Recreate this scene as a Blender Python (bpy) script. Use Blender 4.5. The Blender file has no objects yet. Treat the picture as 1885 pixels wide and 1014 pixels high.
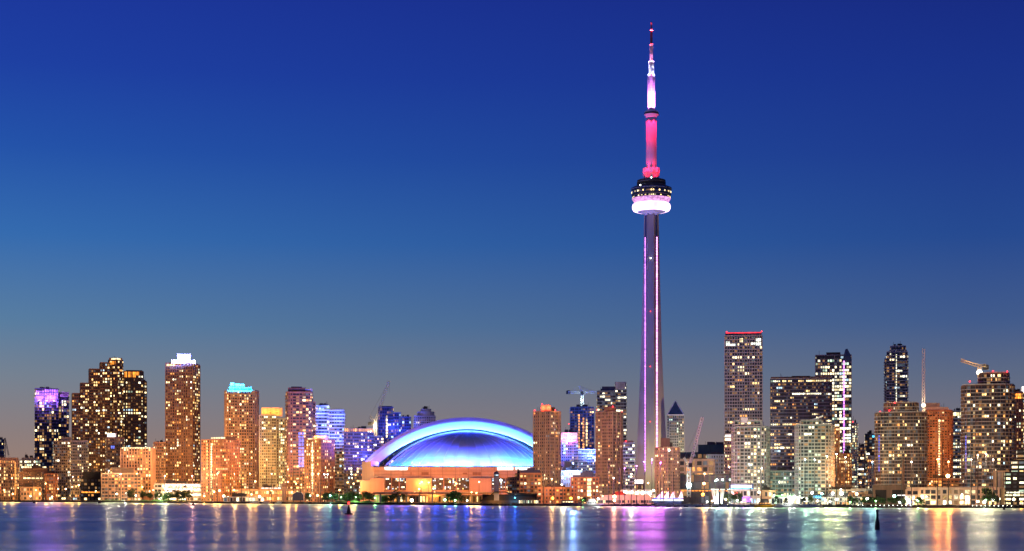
import bpy, bmesh, math, random
from mathutils import Vector, Matrix
R = math.radians
random.seed(7)
sc = bpy.context.scene
COL = sc.collection

# ------------------------------------------------------------------ camera
# photo pixels (1885 x 1014) are used to measure directions only; every thing has its own distance in metres
F, CX, HY, CH = 3006.0, 942.5, 905.0, 12.0
cam = bpy.data.cameras.new('camera'); camo = bpy.data.objects.new('camera', cam); COL.objects.link(camo)
camo.location = (0, 0, CH); camo.rotation_euler = (R(90), 0, 0)
cam.sensor_width = 36; cam.lens = 36*F/1885; cam.shift_y = (HY-507)/1885
cam.clip_start = 1; cam.clip_end = 120000
sc.camera = camo

# ------------------------------------------------------------------ world: dusk sky
def lin(c): return tuple(((v/255+.055)/1.055)**2.4 if v > 10 else v/255/12.92 for v in c)
world = bpy.data.worlds.new('World'); sc.world = world; world.use_nodes = True
nt = world.node_tree; bg = nt.nodes['Background']
tc = nt.nodes.new('ShaderNodeTexCoord'); sep = nt.nodes.new('ShaderNodeSeparateXYZ')
nt.links.new(tc.outputs['Generated'], sep.inputs[0])
def sky_ramp(stops):
    r = nt.nodes.new('ShaderNodeValToRGB'); e = r.color_ramp.elements
    r.color_ramp.interpolation = 'EASE' if False else 'LINEAR'
    while len(e) < len(stops): e.new(.5)
    for el, (p, c) in zip(e, stops): el.position = p; el.color = (*lin(c), 1)
    nt.links.new(sep.outputs[2], r.inputs[0]); return r
west = sky_ramp([(0, (150,120,108)), (.02, (150,127,118)), (.036, (139,126,126)), (.068, (117,129,144)), (.10, (87,124,159)), (.15, (51,106,173)), (.2, (33,81,167)), (.245, (27,62,160)), (.30, (25,50,152)), (.45, (22,40,130)), (1, (16,26,80))])
east = sky_ramp([(0, (132,112,112)), (.02, (130,116,119)), (.036, (122,115,123)), (.068, (94,106,131)), (.10, (65,91,139)), (.15, (36,73,143)), (.2, (28,58,139)), (.245, (23,49,136)), (.30, (21,38,124)), (.45, (18,30,104)), (1, (14,22,70))])
az = nt.nodes.new('ShaderNodeMapRange'); az.inputs[1].default_value = -.3; az.inputs[2].default_value = .27
nt.links.new(sep.outputs[0], az.inputs[0])
mx = nt.nodes.new('ShaderNodeMixRGB'); nt.links.new(az.outputs[0], mx.inputs[0]); nt.links.new(west.outputs[0], mx.inputs[1]); nt.links.new(east.outputs[0], mx.inputs[2])
SUN_EL, SUN_AZ = R(-3), R(-75)
nish = nt.nodes.new('ShaderNodeTexSky'); nish.sky_type = 'NISHITA'; nish.sun_disc = False
nish.sun_elevation = SUN_EL; nish.sun_rotation = SUN_AZ; nish.ozone_density = 4
ad = nt.nodes.new('ShaderNodeMixRGB'); ad.blend_type = 'ADD'; ad.inputs[0].default_value = .12
nt.links.new(mx.outputs[0], ad.inputs[1]); nt.links.new(nish.outputs[0], ad.inputs[2])
nt.links.new(ad.outputs[0], bg.inputs[0]); bg.inputs[1].default_value = 1.0
# last glow of the sun, already below the horizon in the west
sun = bpy.data.lights.new('sun', 'SUN'); suno = bpy.data.objects.new('sun', sun); COL.objects.link(suno)
sun.energy = .04; sun.angle = R(20); sun.color = (1, .72, .55); suno.rotation_euler = (R(84), 0, R(-75))
sc.view_settings.view_transform = 'Standard'; sc.view_settings.look = 'None'
sc.view_settings.exposure = 0; sc.view_settings.gamma = 1
sc.render.engine = 'CYCLES'
sc.cycles.max_bounces = 4; sc.cycles.diffuse_bounces = 2; sc.cycles.glossy_bounces = 3
sc.cycles.sample_clamp_indirect = 3; sc.cycles.caustics_reflective = False
sc.cycles.use_denoising = True

# ------------------------------------------------------------------ materials
MATS = {}
def newmat(name):
    m = bpy.data.materials.new(name); m.use_nodes = True; MATS[name] = m
    return m, m.node_tree, m.node_tree.nodes['Principled BSDF']
def surf(name, rgb, rough=.85, var=.3, scale=.12, metal=0.0, spec=.3, streak=True):
    """plain weathered surface: broad blotches, fine grain and rain streaks"""
    m, t, p = newmat(name); n = t.nodes; l = t.links
    co = n.new('ShaderNodeTexCoord'); a = n.new('ShaderNodeTexNoise'); a.inputs['Scale'].default_value = scale; a.inputs['Detail'].default_value = 5
    l.new(co.outputs['Object'], a.inputs['Vector'])
    mp = n.new('ShaderNodeMapping'); mp.inputs['Scale'].default_value = (1, 1, .06 if streak else 1)
    b = n.new('ShaderNodeTexNoise'); b.inputs['Scale'].default_value = .6; b.inputs['Detail'].default_value = 3
    l.new(co.outputs['Object'], mp.inputs[0]); l.new(mp.outputs[0], b.inputs['Vector'])
    s = n.new('ShaderNodeMath'); s.operation = 'ADD'; l.new(a.outputs[0], s.inputs[0]); l.new(b.outputs[0], s.inputs[1])
    r = n.new('ShaderNodeMapRange'); r.inputs[1].default_value = .6; r.inputs[2].default_value = 1.4
    r.inputs[3].default_value = 1-var; r.inputs[4].default_value = 1+var; l.new(s.outputs[0], r.inputs[0])
    v = n.new('ShaderNodeVectorMath'); v.operation = 'SCALE'; v.inputs[0].default_value = rgb; l.new(r.outputs[0], v.inputs['Scale'])
    l.new(v.outputs[0], p.inputs['Base Color'])
    p.inputs['Roughness'].default_value = rough; p.inputs['Metallic'].default_value = metal; p.inputs['Specular IOR Level'].default_value = spec
    return m
def lit(name, rgb, strength, spread=.75, noise=2.2, sample=False, flat=False):
    """a lit pane or lamp: each one has its own brightness, and curtains / furniture break it up"""
    m, t, p = newmat(name); n = t.nodes; l = t.links
    p.inputs['Base Color'].default_value = (.05, .05, .05, 1); p.inputs['Roughness'].default_value = .3
    p.inputs['Emission Color'].default_value = (*rgb, 1)
    if flat: p.inputs['Emission Strength'].default_value = strength
    else:
        oi = n.new('ShaderNodeObjectInfo'); ge = n.new('ShaderNodeNewGeometry')
        s = n.new('ShaderNodeMath'); s.operation = 'ADD'; l.new(oi.outputs['Random'], s.inputs[0]); l.new(ge.outputs['Random Per Island'], s.inputs[1])
        f = n.new('ShaderNodeMath'); f.operation = 'FRACT'; l.new(s.outputs[0], f.inputs[0])
        mr = n.new('ShaderNodeMapRange'); mr.inputs[3].default_value = 1-spread; mr.inputs[4].default_value = 1+spread; l.new(f.outputs[0], mr.inputs[0])
        co = n.new('ShaderNodeTexCoord'); w = n.new('ShaderNodeTexNoise'); w.noise_dimensions = '4D'; w.inputs['Scale'].default_value = noise; w.inputs['Detail'].default_value = 1
        l.new(co.outputs['Object'], w.inputs['Vector']); k = n.new('ShaderNodeMath'); k.operation = 'MULTIPLY'; k.inputs[1].default_value = 37; l.new(f.outputs[0], k.inputs[0]); l.new(k.outputs[0], w.inputs['W'])
        nr = n.new('ShaderNodeMapRange'); nr.inputs[1].default_value = .3; nr.inputs[2].default_value = .7; nr.inputs[3].default_value = .45; nr.inputs[4].default_value = 1.45; l.new(w.outputs[0], nr.inputs[0])
        q = n.new('ShaderNodeMath'); q.operation = 'MULTIPLY'; l.new(mr.outputs[0], q.inputs[0]); l.new(nr.outputs[0], q.inputs[1])
        z = n.new('ShaderNodeMath'); z.operation = 'MULTIPLY'; z.inputs[1].default_value = strength; l.new(q.outputs[0], z.inputs[0])
        l.new(z.outputs[0], p.inputs['Emission Strength'])
    m.cycles.emission_sampling = 'AUTO' if sample else 'NONE'
    return m
for a in [('brown', (.26,.16,.11)), ('dark_brown', (.13,.085,.065)), ('tan', (.46,.31,.21)), ('terracotta', (.44,.23,.12)), ('brick', (.30,.13,.075)),
          ('concrete', (.42,.39,.36)), ('grey', (.27,.27,.28)), ('pale', (.62,.60,.57)), ('white', (.78,.77,.75)), ('peach', (.56,.40,.29)),
          ('teal_grey', (.40,.47,.44)), ('tan_grid', (.66,.58,.48)), ('grey_green', (.20,.25,.23)), ('dark', (.045,.04,.045)), ('black', (.015,.014,.016)), ('roof_dark', (.055,.05,.055)),
          ('blue_grey', (.15,.17,.24)), ('navy', (.05,.06,.13)), ('red_roof', (.4,.035,.03)), ('sail', (.75,.68,.6)), ('blue_roof', (.05,.06,.3)), ('green_roof', (.05,.10,.085))]: surf(*a)
surf('glass_blue', (.045,.06,.12), .22, .3, spec=.6); surf('glass_teal', (.07,.12,.12), .22, .3, spec=.6); surf('glass_dark', (.022,.024,.032), .2, .35, spec=.55)
surf('pane_dark', (.02,.022,.03), .38, .5, spec=.5); surf('steel', (.35,.34,.33), .5, .2, metal=.4); surf('crane_pale', (.62,.55,.5), .5, .15); surf('crane_orange', (.62,.40,.22), .5, .15)
surf('asphalt', (.05,.05,.052), .9, .3, .02, streak=False); surf('bark', (.08,.055,.04), .9); surf('boat_white', (.75,.75,.74), .35, .06); surf('boat_dark', (.03,.03,.045), .4, .1); surf('boat_yellow', (.75,.42,.03), .4, .1)
surf('dome_shell', (.78,.78,.8), .55, .06, .05); surf('mast_red', (.6,.2,.2), .6, .1); surf('rim_shell', (.5,.48,.55), .6, .1, .05); surf('seam', (.85,.85,.88), .5, .05)
surf('stadium_concrete', (.50,.37,.28), .85, .12, .05); surf('tower_concrete', (.31,.275,.24), .85, .16, .03); surf('tower_white', (.75,.74,.74), .6, .08)
surf('buoy_black', (.012,.011,.012), .6, .2, streak=False); surf('buoy_red', (.45,.02,.02), .5, .2, streak=False)
WIN = [('warm', (1,.65,.24), 2.1), ('amber', (1,.40,.09), 1.4), ('cream', (1,.80,.42), 2.3), ('ivory', (1,.93,.64), 2.4), ('cool', (.55,.82,1), 1.4), ('mint', (.72,1,.72), 1.2), ('dim', (.95,.48,.16), .30), ('dimcool', (.4,.55,.7), .13), ('blue', (.10,.16,1), 1.0)]
for n, c, s in WIN: lit('win_'+n, c, s)
LAMPC = {'sodium': (1,.42,.07), 'white': (.95,1,.88), 'teal': (.35,1,.75), 'ice': (.6,.95,1), 'warmwhite': (1,.78,.42), 'green': (.35,1,.3), 'blue': (.12,.2,1), 'cyan': (.1,.6,1), 'violet': (.45,.15,1), 'magenta': (1,.2,.9), 'red': (1,.03,.04), 'orange': (1,.3,.03), 'pink': (1,.45,.55)}
for n, c in LAMPC.items():
    lit('glow_'+n, tuple(.15+.85*v for v in c) if n in ('sodium','white','teal','ice','warmwhite','green') else c, 14 if n != 'red' else 5, flat=True, sample=True)
    lit('panel_'+n, c, 2.2, .3, .25, sample=True)
lit('strip_pink', (1,.22,.80), 7.0, .3, .7, sample=True); lit('strip_violet', (.75,.22,1), 3.4, .3, .7, sample=True); lit('radome_painted_light', (1,.66,1), 2.6, .1, .05, sample=True)
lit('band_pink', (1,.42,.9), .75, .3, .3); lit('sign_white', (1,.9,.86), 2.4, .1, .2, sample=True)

# ------------------------------------------------------------------ mesh helpers
class MB:
    def __init__(s): s.v = []; s.f = []; s.m = []
    def face(s, pts, m=0):
        b = len(s.v); s.v += [tuple(p) for p in pts]; s.f.append(tuple(range(b, b+len(pts)))); s.m.append(m)
    def prism(s, poly, z0, z1, m=0, cap=True, bottom=False):
        b = len(s.v); n = len(poly)
        s.v += [(x, y, z0) for x, y in poly] + [(x, y, z1) for x, y in poly]
        for i in range(n):
            j = (i+1) % n; s.f.append((b+i, b+j, b+n+j, b+n+i)); s.m.append(m)
        if cap: s.f.append(tuple(b+n+i for i in range(n))); s.m.append(m)
        if bottom: s.f.append(tuple(b+i for i in reversed(range(n)))); s.m.append(m)
    def box(s, x0, x1, y0, y1, z0, z1, m=0): s.prism([(x0,y0),(x1,y0),(x1,y1),(x0,y1)], z0, z1, m, bottom=True)
    def obox(s, cx, cy, ang, w, t, z0, z1, m=0):
        c, q = math.cos(ang), math.sin(ang)
        s.prism([(cx+a*c-b*q, cy+a*q+b*c) for a, b in ((-w/2,-t/2),(w/2,-t/2),(w/2,t/2),(-w/2,t/2))], z0, z1, m, bottom=True)
    def loft(s, rings, m=0, closed=True, caps=True):
        b = len(s.v); n = len(rings[0])
        for r in rings: s.v += [tuple(p) for p in r]
        for k in range(len(rings)-1):
            for i in range(n if closed else n-1):
                j = (i+1) % n; s.f.append((b+k*n+i, b+k*n+j, b+(k+1)*n+j, b+(k+1)*n+i)); s.m.append(m)
        if caps and closed:
            s.f.append(tuple(b+i for i in reversed(range(n)))); s.m.append(m)
            s.f.append(tuple(b+(len(rings)-1)*n+i for i in range(n))); s.m.append(m)
    def lathe(s, prof, n=32, m=0, cx=0, cy=0):
        s.loft([[(cx+r*math.cos(2*math.pi*i/n), cy+r*math.sin(2*math.pi*i/n), z) for i in range(n)] for r, z in prof], m)
    def tube(s, a, b, r, r2=None, n=6, m=0):
        a = Vector(a); b = Vector(b); d = (b-a).normalized(); u = d.orthogonal().normalized(); w = d.cross(u); r2 = r if r2 is None else r2
        s.loft([[p+q*(u*math.cos(2*math.pi*i/n)+w*math.sin(2*math.pi*i/n)) for i in range(n)] for p, q in ((a, r), (b, r2))], m)
    def lattice(s, a, b, w, r=.3, m=0, step=None):
        a = Vector(a); b = Vector(b); d = b-a; L = d.length; d.normalize()
        u = d.cross(Vector((0,1,0))).normalized(); v = u.cross(d).normalized(); step = step or w*1.2; k = max(2, int(L/step))
        cs = [u*w/2+v*w/2, u*w/2-v*w/2, -u*w/2-v*w/2, -u*w/2+v*w/2]
        for c in cs: s.tube(a+c, b+c, r, n=4, m=m)
        for i in range(k):
            p = a+d*(L*i/k); q = a+d*(L*(i+1)/k)
            for j in range(4):
                e, g = cs[j], cs[(j+1) % 4]
                if i % 2: e, g = g, e
                s.tube(p+e, q+g, r*.6, n=4, m=m)
    def ball(s, c, r, m=0, n=10):
        s.loft([[(c[0]+r*math.sin(t)*math.cos(2*math.pi*i/n), c[1]+r*math.sin(t)*math.sin(2*math.pi*i/n), c[2]+r*math.cos(t)) for i in range(n)] for t in [math.pi*(.02+.96*k/6) for k in range(6, -1, -1)]], m)
    def mesh(s, name, mats):
        me = bpy.data.meshes.new(name); me.from_pydata(s.v, [], s.f)
        for x in (mats if isinstance(mats, (list, tuple)) else [mats]): me.materials.append(MATS[x] if isinstance(x, str) else x)
        me.polygons.foreach_set('material_index', s.m); me.update(); return me
    def build(s, name, mats, parent=None, smooth=False):
        me = s.mesh(name, mats)
        if smooth: me.polygons.foreach_set('use_smooth', [True]*len(me.polygons))
        return link(name, me, parent)
def link(name, data, parent=None, loc=None):
    o = bpy.data.objects.new(name, data); COL.objects.link(o)
    if parent: o.parent = parent
    if loc is not None: o.location = loc
    return o
def tag(o, label, cat, group=None):
    o['label'] = label; o['category'] = cat
    if group: o['group'] = group
    return o
def point(parent, loc, colour, watts, radius=.6, aim=None, ang=150):
    """bare lamp, or with aim= a shielded flood that throws its light one way only"""
    d = bpy.data.lights.new('lamp_light', 'SPOT' if aim else 'POINT'); d.color = LAMPC[colour] if isinstance(colour, str) else colour; d.energy = watts; d.shadow_soft_size = radius
    o = link('lamp_light', d, parent, loc)
    if aim: d.spot_size = R(ang); d.spot_blend = .7; o.rotation_euler = Vector(aim).to_track_quat('-Z', 'Y').to_euler()
    return o
def spot(parent, loc, target, colour, watts, angle=60, radius=.5):
    d = bpy.data.lights.new('flood_light', 'SPOT'); d.color = LAMPC[colour] if isinstance(colour, str) else colour; d.energy = watts; d.spot_size = R(angle); d.spot_blend = .6; d.shadow_soft_size = radius
    o = link('flood_light', d, parent, loc); o.rotation_euler = (Vector(target)-Vector(loc)).to_track_quat('-Z', 'Y').to_euler(); return o
GZ = 1.6                                                  # quay level above the water
SH = [(-600,921.5), (-300,922.5), (0,923.5), (300,925.5), (600,928), (900,930.5), (1200,932.5), (1500,934), (1885,935.5), (2200,936), (2600,936.5)]
def shore(x):
    for (a, p), (b, q) in zip(SH, SH[1:]):
        if x <= b: return CH*F/(p+(q-p)*(x-a)/(b-a)-HY)
    return CH*F/(SH[-1][1]-HY)
def WX(px, d): return (px-CX)*d/F
def WZ(py, d): return CH+(HY-py)*d/F
class Frame:
    """local frame of a thing at distance d that faces the water; x lateral, y away, z up from the quay"""
    def __init__(s, xm, d, z0=GZ):
        s.xm, s.d, s.z0 = xm, d, z0; X = WX(xm, d); s.yaw = -math.atan2(X, d); s.c = math.cos(s.yaw); s.loc = (X, d, z0); s.k = d/F
    def l(s, px, yo=0): return (px-s.xm)*(s.d+yo)/F*s.c
    def z(s, py, yo=0): return CH+(HY-py)*(s.d+yo)/F-s.z0
    def empty(s, name, label, cat, group=None):
        o = bpy.data.objects.new(name, None); COL.objects.link(o); o.location = s.loc; o.rotation_euler = (0, 0, s.yaw); o.empty_display_size = 5
        s.o = o; return tag(o, label, cat, group)

# ------------------------------------------------------------------ ground, shore and water
def ground():
    pts = [(WX(x, shore(x)), shore(x)) for x in range(-600, 2601, 100)]
    poly = [(-9000, pts[0][1]+200)] + pts + [(9000, pts[-1][1])] + [(60000, 70000), (-60000, 70000)]
    m = MB(); m.prism(poly, -3, GZ); o = m.build('ground', 'asphalt'); o['kind'] = 'structure'
    w = MB(); w.face([(-60000,-4000,0), (60000,-4000,0), (60000,70000,0), (-60000,70000,0)])
    mat, t, p = newmat('water'); n = t.nodes; l = t.links
    n.remove(p)
    p = n.new('ShaderNodeBsdfGlossy'); p.inputs['Color'].default_value = (.84,.92,.84,1); p.inputs['Roughness'].default_value = .24
    p2 = n.new('ShaderNodeBsdfGlossy'); p2.inputs['Color'].default_value = (.48,.66,.60,1); p2.inputs['Roughness'].default_value = .48
    for g in (p, p2): g.distribution = 'MULTI_GGX'
    ms = n.new('ShaderNodeMixShader'); l.new(p.outputs[0], ms.inputs[1]); l.new(p2.outputs[0], ms.inputs[2]); l.new(ms.outputs[0], n['Material Output'].inputs[0])
    co = n.new('ShaderNodeTexCoord')
    def noise(sx, sy, sc_, det=3):
        mp = n.new('ShaderNodeMapping'); mp.inputs['Scale'].default_value = (sx, sy, 1); l.new(co.outputs['Object'], mp.inputs[0])
        a = n.new('ShaderNodeTexNoise'); a.inputs['Scale'].default_value = sc_; a.inputs['Detail'].default_value = det; l.new(mp.outputs[0], a.inputs['Vector']); return a
    # long calm and ruffled lanes across the bay, fine ripples within them
    lanes = noise(.0006, .012, 1, 2); mr = n.new('ShaderNodeMapRange'); mr.inputs[1].default_value = .35; mr.inputs[2].default_value = .65
    mr.inputs[3].default_value = .38; mr.inputs[4].default_value = .80; l.new(lanes.outputs[0], mr.inputs[0]); l.new(mr.outputs[0], ms.inputs[0])
    rip = noise(.006, .25, 1, 4); bp = n.new('ShaderNodeBump'); bp.inputs['Strength'].default_value = .03; bp.inputs['Distance'].default_value = .25
    l.new(rip.outputs[0], bp.inputs['Height']); l.new(bp.outputs[0], p2.inputs['Normal'])
    o = w.build('water', 'water'); o['kind'] = 'structure'
ground()

# ------------------------------------------------------------------ buildings
def pane_mesh(mat):
    m = MB(); m.box(-.5,.5,-.5,.5,-.5,.5); return m.mesh('window', mat)
PANE = {n: pane_mesh('win_'+n) for n, _, _ in WIN}
PALS = {'warm': [('warm',5), ('amber',2.5), ('cream',3), ('ivory',1), ('cool',.25)], 'orange': [('amber',5), ('warm',4), ('cream',2)], 'mixed': [('warm',3), ('cream',3), ('ivory',2), ('amber',1), ('cool',.6), ('mint',.3)],
        'white': [('ivory',5), ('cream',3), ('mint',1), ('cool',.5)], 'green': [('ivory',3), ('cream',3), ('mint',2), ('warm',1.5)], 'blue': [('cream',2), ('warm',2), ('cool',3), ('blue',1), ('ivory',2)]}
def area(p): return sum(p[i][0]*p[(i+1)%len(p)][1]-p[(i+1)%len(p)][0]*p[i][1] for i in range(len(p)))/2
def footprint(fr, b):
    k = b[0]
    if k == 'b':      # frontal box: xl xr ytop depth(px)
        xl, xr, dep = fr.l(b[1]), fr.l(b[2]), b[4]*fr.k; return [(xl,0), (xr,0), (xr,dep), (xl,dep)]
    if k == 'c':      # box seen on its corner: xl xc xr ytop
        C = (fr.l(b[2]), 0); wl = fr.l(b[2])-fr.l(b[1]); wr = fr.l(b[3])-fr.l(b[2]); th = math.atan2(wr, wl); th = min(max(th, R(14)), R(76))
        a = wl/math.cos(th); e = wr/math.sin(th); Lp = (C[0]-a*math.cos(th), a*math.sin(th)); Rp = (C[0]+e*math.sin(th), e*math.cos(th))
        return [C, Rp, (Rp[0]+Lp[0]-C[0], Rp[1]+Lp[1]-C[1]), Lp]
    if k == 'r':      # rounded: xl xr ytop depth(px) exponent
        xl, xr = fr.l(b[1]), fr.l(b[2]); w = (xr-xl)/2; c = (xl+xr)/2; h = b[4]*fr.k/2; e = 2/b[5]; out = []
        N = 28
        for i in range(N):
            t = 2*math.pi*(i+.5)/N; ct, st = math.cos(t), math.sin(t)
            out.append((c+w*math.copysign(abs(ct)**e, ct), h+h*math.copysign(abs(st)**e, st)))
        return out
def btop(b): return b[4] if b[0] == 'c' else b[3]
def front_y(poly, x):
    best = None
    for i in range(len(poly)):
        (a, p), (b, q) = poly[i], poly[(i+1)%len(poly)]
        if abs(a-b) > 1e-6 and min(a, b)-1e-6 <= x <= max(a, b)+1e-6:
            y = p+(q-p)*(x-a)/(b-a); best = y if best is None else min(best, y)
    return 0 if best is None else best
NLIT = 0
def B(name, label, cat, xm, off, blocks, wall='brown', fp=5.6, bp=6.0, wf=.66, hf=.58, p=.25, pal='warm', row=0., run=2, slab=None, pier=None, glass='pane_dark', caps=(), panels=(), strips=(), beacons=(), pens=3, base=0, group=None, dim=.24, seed=None, yb=None, crown=None):
    rnd = random.Random(seed if seed is not None else hash_(name+label)); d = shore(xm)+off
    fr = Frame(xm, d, GZ if yb is None else WZ(yb, d)); root = fr.empty(name, label, cat, group)
    body = MB(); dark = MB(); slab_piers = MB(); lits = []
    mats = ['pane_dark' if glass is None else glass, 'win_dim', 'win_dimcool'] + ['win_'+q for q, _, _ in WIN]; widx = {q: 3+i for i, (q, _, _) in enumerate(WIN)}
    names, wts = zip(*PALS[pal]); polys = []
    for b in blocks:
        poly = footprint(fr, b)
        if area(poly) < 0: poly.reverse()
        opt = b[-1] if isinstance(b[-1], dict) else {}
        if 'o' in opt: poly = [(x, y+opt['o']*fr.k) for x, y in poly]
        z1 = fr.z(btop(b)); z0 = fr.z(opt['yb']) if 'yb' in opt else 0
        body.prism(poly, z0, z1, 0, bottom='yb' in opt); polys.append((poly, z0, z1))
        if opt.get('plain'): continue
        H = z1-z0-base*fr.k-.5; fh = fp*fr.k; nf = max(1, round(H/fh)); fh = H/nf; zb = z0+base*fr.k
        pp = opt.get('p', p)
        for i in range(len(poly)):
            (ax, ay), (bx, by) = poly[i], poly[(i+1)%len(poly)]; L = math.hypot(bx-ax, by-ay)
            nx, ny = (by-ay)/L, -(bx-ax)/L
            if ny > .2 or L < .8: continue
            ang = math.atan2(by-ay, bx-ax); nb = max(1, round(L/(bp*.82*fr.k))); bw = L/nb; cw = [rnd.choice((.55,.8,1,1,1.12)) for _ in range(nb)]; cp_ = [rnd.choice((.35,.7,1,1.2,1.7)) for _ in range(nb)]; ux, uy = (bx-ax)/L, (by-ay)/L
            for f in range(nf):
                zc = zb+(f+.5)*fh; busy = rnd.random() < row; skip = 0; cur = None
                for c in range(nb):
                    t = (c+.5)*bw
                    if skip > 0: skip -= 1
                    else:
                        cur = None
                        if rnd.random() < (.85 if busy else pp*cp_[c]/ (1+.5*(run-1))):
                            cur = rnd.choices(names, wts)[0]; skip = rnd.randint(1, run)-1
                    w = bw*wf*cw[c]; h = fh*hf
                    if cur and rnd.random() < .9: lits.append((ax+ux*t+nx*.12, ay+uy*t+ny*.12, zc, ang, min(w*1.1, bw*.97)*rnd.uniform(.7, 1), min(h*1.05, fh*.8)*rnd.uniform(.8, 1), cur))
                    if glass is not None or rnd.random() < dim:
                        q = rnd.random(); mi = 1 if q < dim else 2 if q < dim*1.4 else 0
                        px, py = ax+ux*t+nx*.06, ay+uy*t+ny*.06
                        dark.face([(px-ux*w/2, py-uy*w/2, zc-h/2), (px+ux*w/2, py+uy*w/2, zc-h/2), (px+ux*w/2, py+uy*w/2, zc+h/2), (px-ux*w/2, py-uy*w/2, zc+h/2)], mi)
                if slab:
                    pr, sh, every = slab[0], slab[1]*fr.k, (slab[3] if len(slab) > 3 else 1)
                    if f % every == 0: slab_piers.obox((ax+bx)/2+nx*pr/2, (ay+by)/2+ny*pr/2, ang, L+pr*.3, pr, zb+f*fh-sh/2, zb+f*fh+sh/2)
            if pier:
                ev, pr, pw = pier[0], pier[1], pier[2]*fr.k
                for c in range(0, nb+1, ev): slab_piers.obox(ax+ux*c*bw+nx*pr/2, ay+uy*c*bw+ny*pr/2, ang, pw, pr, zb, z1+.05, 1)
        if slab: 
            pr = .4; cxp = sum(x for x, _ in poly)/len(poly); cyp = sum(y for _, y in poly)/len(poly)
            slab_piers.prism([(cxp+(x-cxp)*1.006, cyp+(y-cyp)*1.006) for x, y in poly], z1, z1+.9)
    body.build('wall', wall, root)
    rnd.shuffle(lits); solo, rest = lits[:100], lits[100:]
    global NLIT; NLIT += len(solo)
    for x, y, z, a, w, h, q in solo:
        o = link('window', PANE[q], root, (x, y, z)); o.rotation_euler = (0, 0, a); o.scale = (w, .16, h)
    for x, y, z, a, w, h, q in rest: dark.obox(x, y, a, w, .16, z-h/2, z+h/2, widx[q])
    if dark.f: dark.build('window', mats, root)['kind'] = 'stuff'
    if slab_piers.f: slab_piers.build('slab_pier_grid', [slab[2] if slab else pier[3], pier[3] if pier else slab[2]], root)  # one mesh of projecting floor slabs and piers
    # roof clutter
    ptop, pz0, pz1 = polys[-1] if not crown else polys[0]
    if pens:
        m = MB(); xs = [x for x, _ in ptop]; ys = [y for _, y in ptop]; cx, cy = sum(xs)/len(xs), sum(ys)/len(ys); sx, sy = (max(xs)-min(xs)), (max(ys)-min(ys))
        for i in range(pens+3):
            w = sx*rnd.uniform(.04,.24); q = cx+sx*rnd.uniform(-.22,.22); r_ = cy+sy*rnd.uniform(-.15,.15); h = rnd.uniform(1.5, 4); m.box(q-w/2, q+w/2, r_-sy*.1, r_+sy*.1, pz1-.3-i*.02, pz1+h)
        for i in range(4): q = cx+sx*rnd.uniform(-.4,.4); m.tube((q, cy, pz1), (q, cy, pz1+rnd.uniform(2, 7)), .2, n=4)
        m.build('rooftop_unit', 'roof_dark', root)
    for cp in caps:      # (xl, xr, ytop, ybot, depth offset px, depth px, material)
        m = MB(); o_, dp = cp[4]*fr.k, cp[5]*fr.k; m.box(fr.l(cp[0]), fr.l(cp[1]), o_, o_+dp, fr.z(cp[3])-.2, fr.z(cp[2])); m.build('penthouse', cp[6], root)
    def fy(x):
        ys = [front_y(pl, x) for pl, a, c in polys if min(v for v, _ in pl)-.01 <= x <= max(v for v, _ in pl)+.01]
        return min(ys) if ys else 0
    for pn in panels:    # (xl, xr, ytop, ybot, material[, columns, rows, proud])
        nc, nr, pr = (list(pn[5:])+[1, 1, .7][max(0,len(pn)-5):]); m = MB(); x0, x1 = fr.l(pn[0]), fr.l(pn[1]); z1, z0 = fr.z(pn[2]), fr.z(pn[3]); g = .12 if nc > 1 or nr > 1 else 0
        for i in range(nc):
            for j in range(nr):
                a = x0+(x1-x0)*(i+g)/nc; c = x0+(x1-x0)*(i+1-g)/nc; ya, yc = fy(a), fy(c)
                ang = math.atan2(yc-ya, c-a); m.obox((a+c)/2, (ya+yc)/2-pr*.5, ang, math.hypot(c-a, yc-ya), .3, z0+(z1-z0)*(j+g)/nr, z0+(z1-z0)*(j+1-g)/nr)
        m.build('light_panel', pn[4], root)
    for st in strips:    # vertical run of lit stair windows: (x, ytop, ybot, width px, material, pitch px)
        m = MB(); x = fr.l(st[0]); y = fy(x); n_ = max(2, int((st[2]-st[1])/st[5]))
        for i in range(n_):
            zc = fr.z(st[2]-(i+.5)*(st[2]-st[1])/n_); h = fr.k*(st[2]-st[1])/n_*.36; m.box(x-st[3]*fr.k/2, x+st[3]*fr.k/2, y-.75, y-.35, zc-h, zc+h)
        m.build('stair_window_strip', st[4], root)
    for bx_, by_ in beacons:
        m = MB(); x = fr.l(bx_); y = fy(x)+1.5; z = fr.z(by_); m.ball((x, y, z), .65); m.build('beacon_light', 'glow_red', root); point(root, (x, y-1, z+.9), 'red', 260)
    return fr, root
def hash_(s):
    h = 7
    for ch in s: h = (h*131+ord(ch)) % 1000003
    return h
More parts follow.
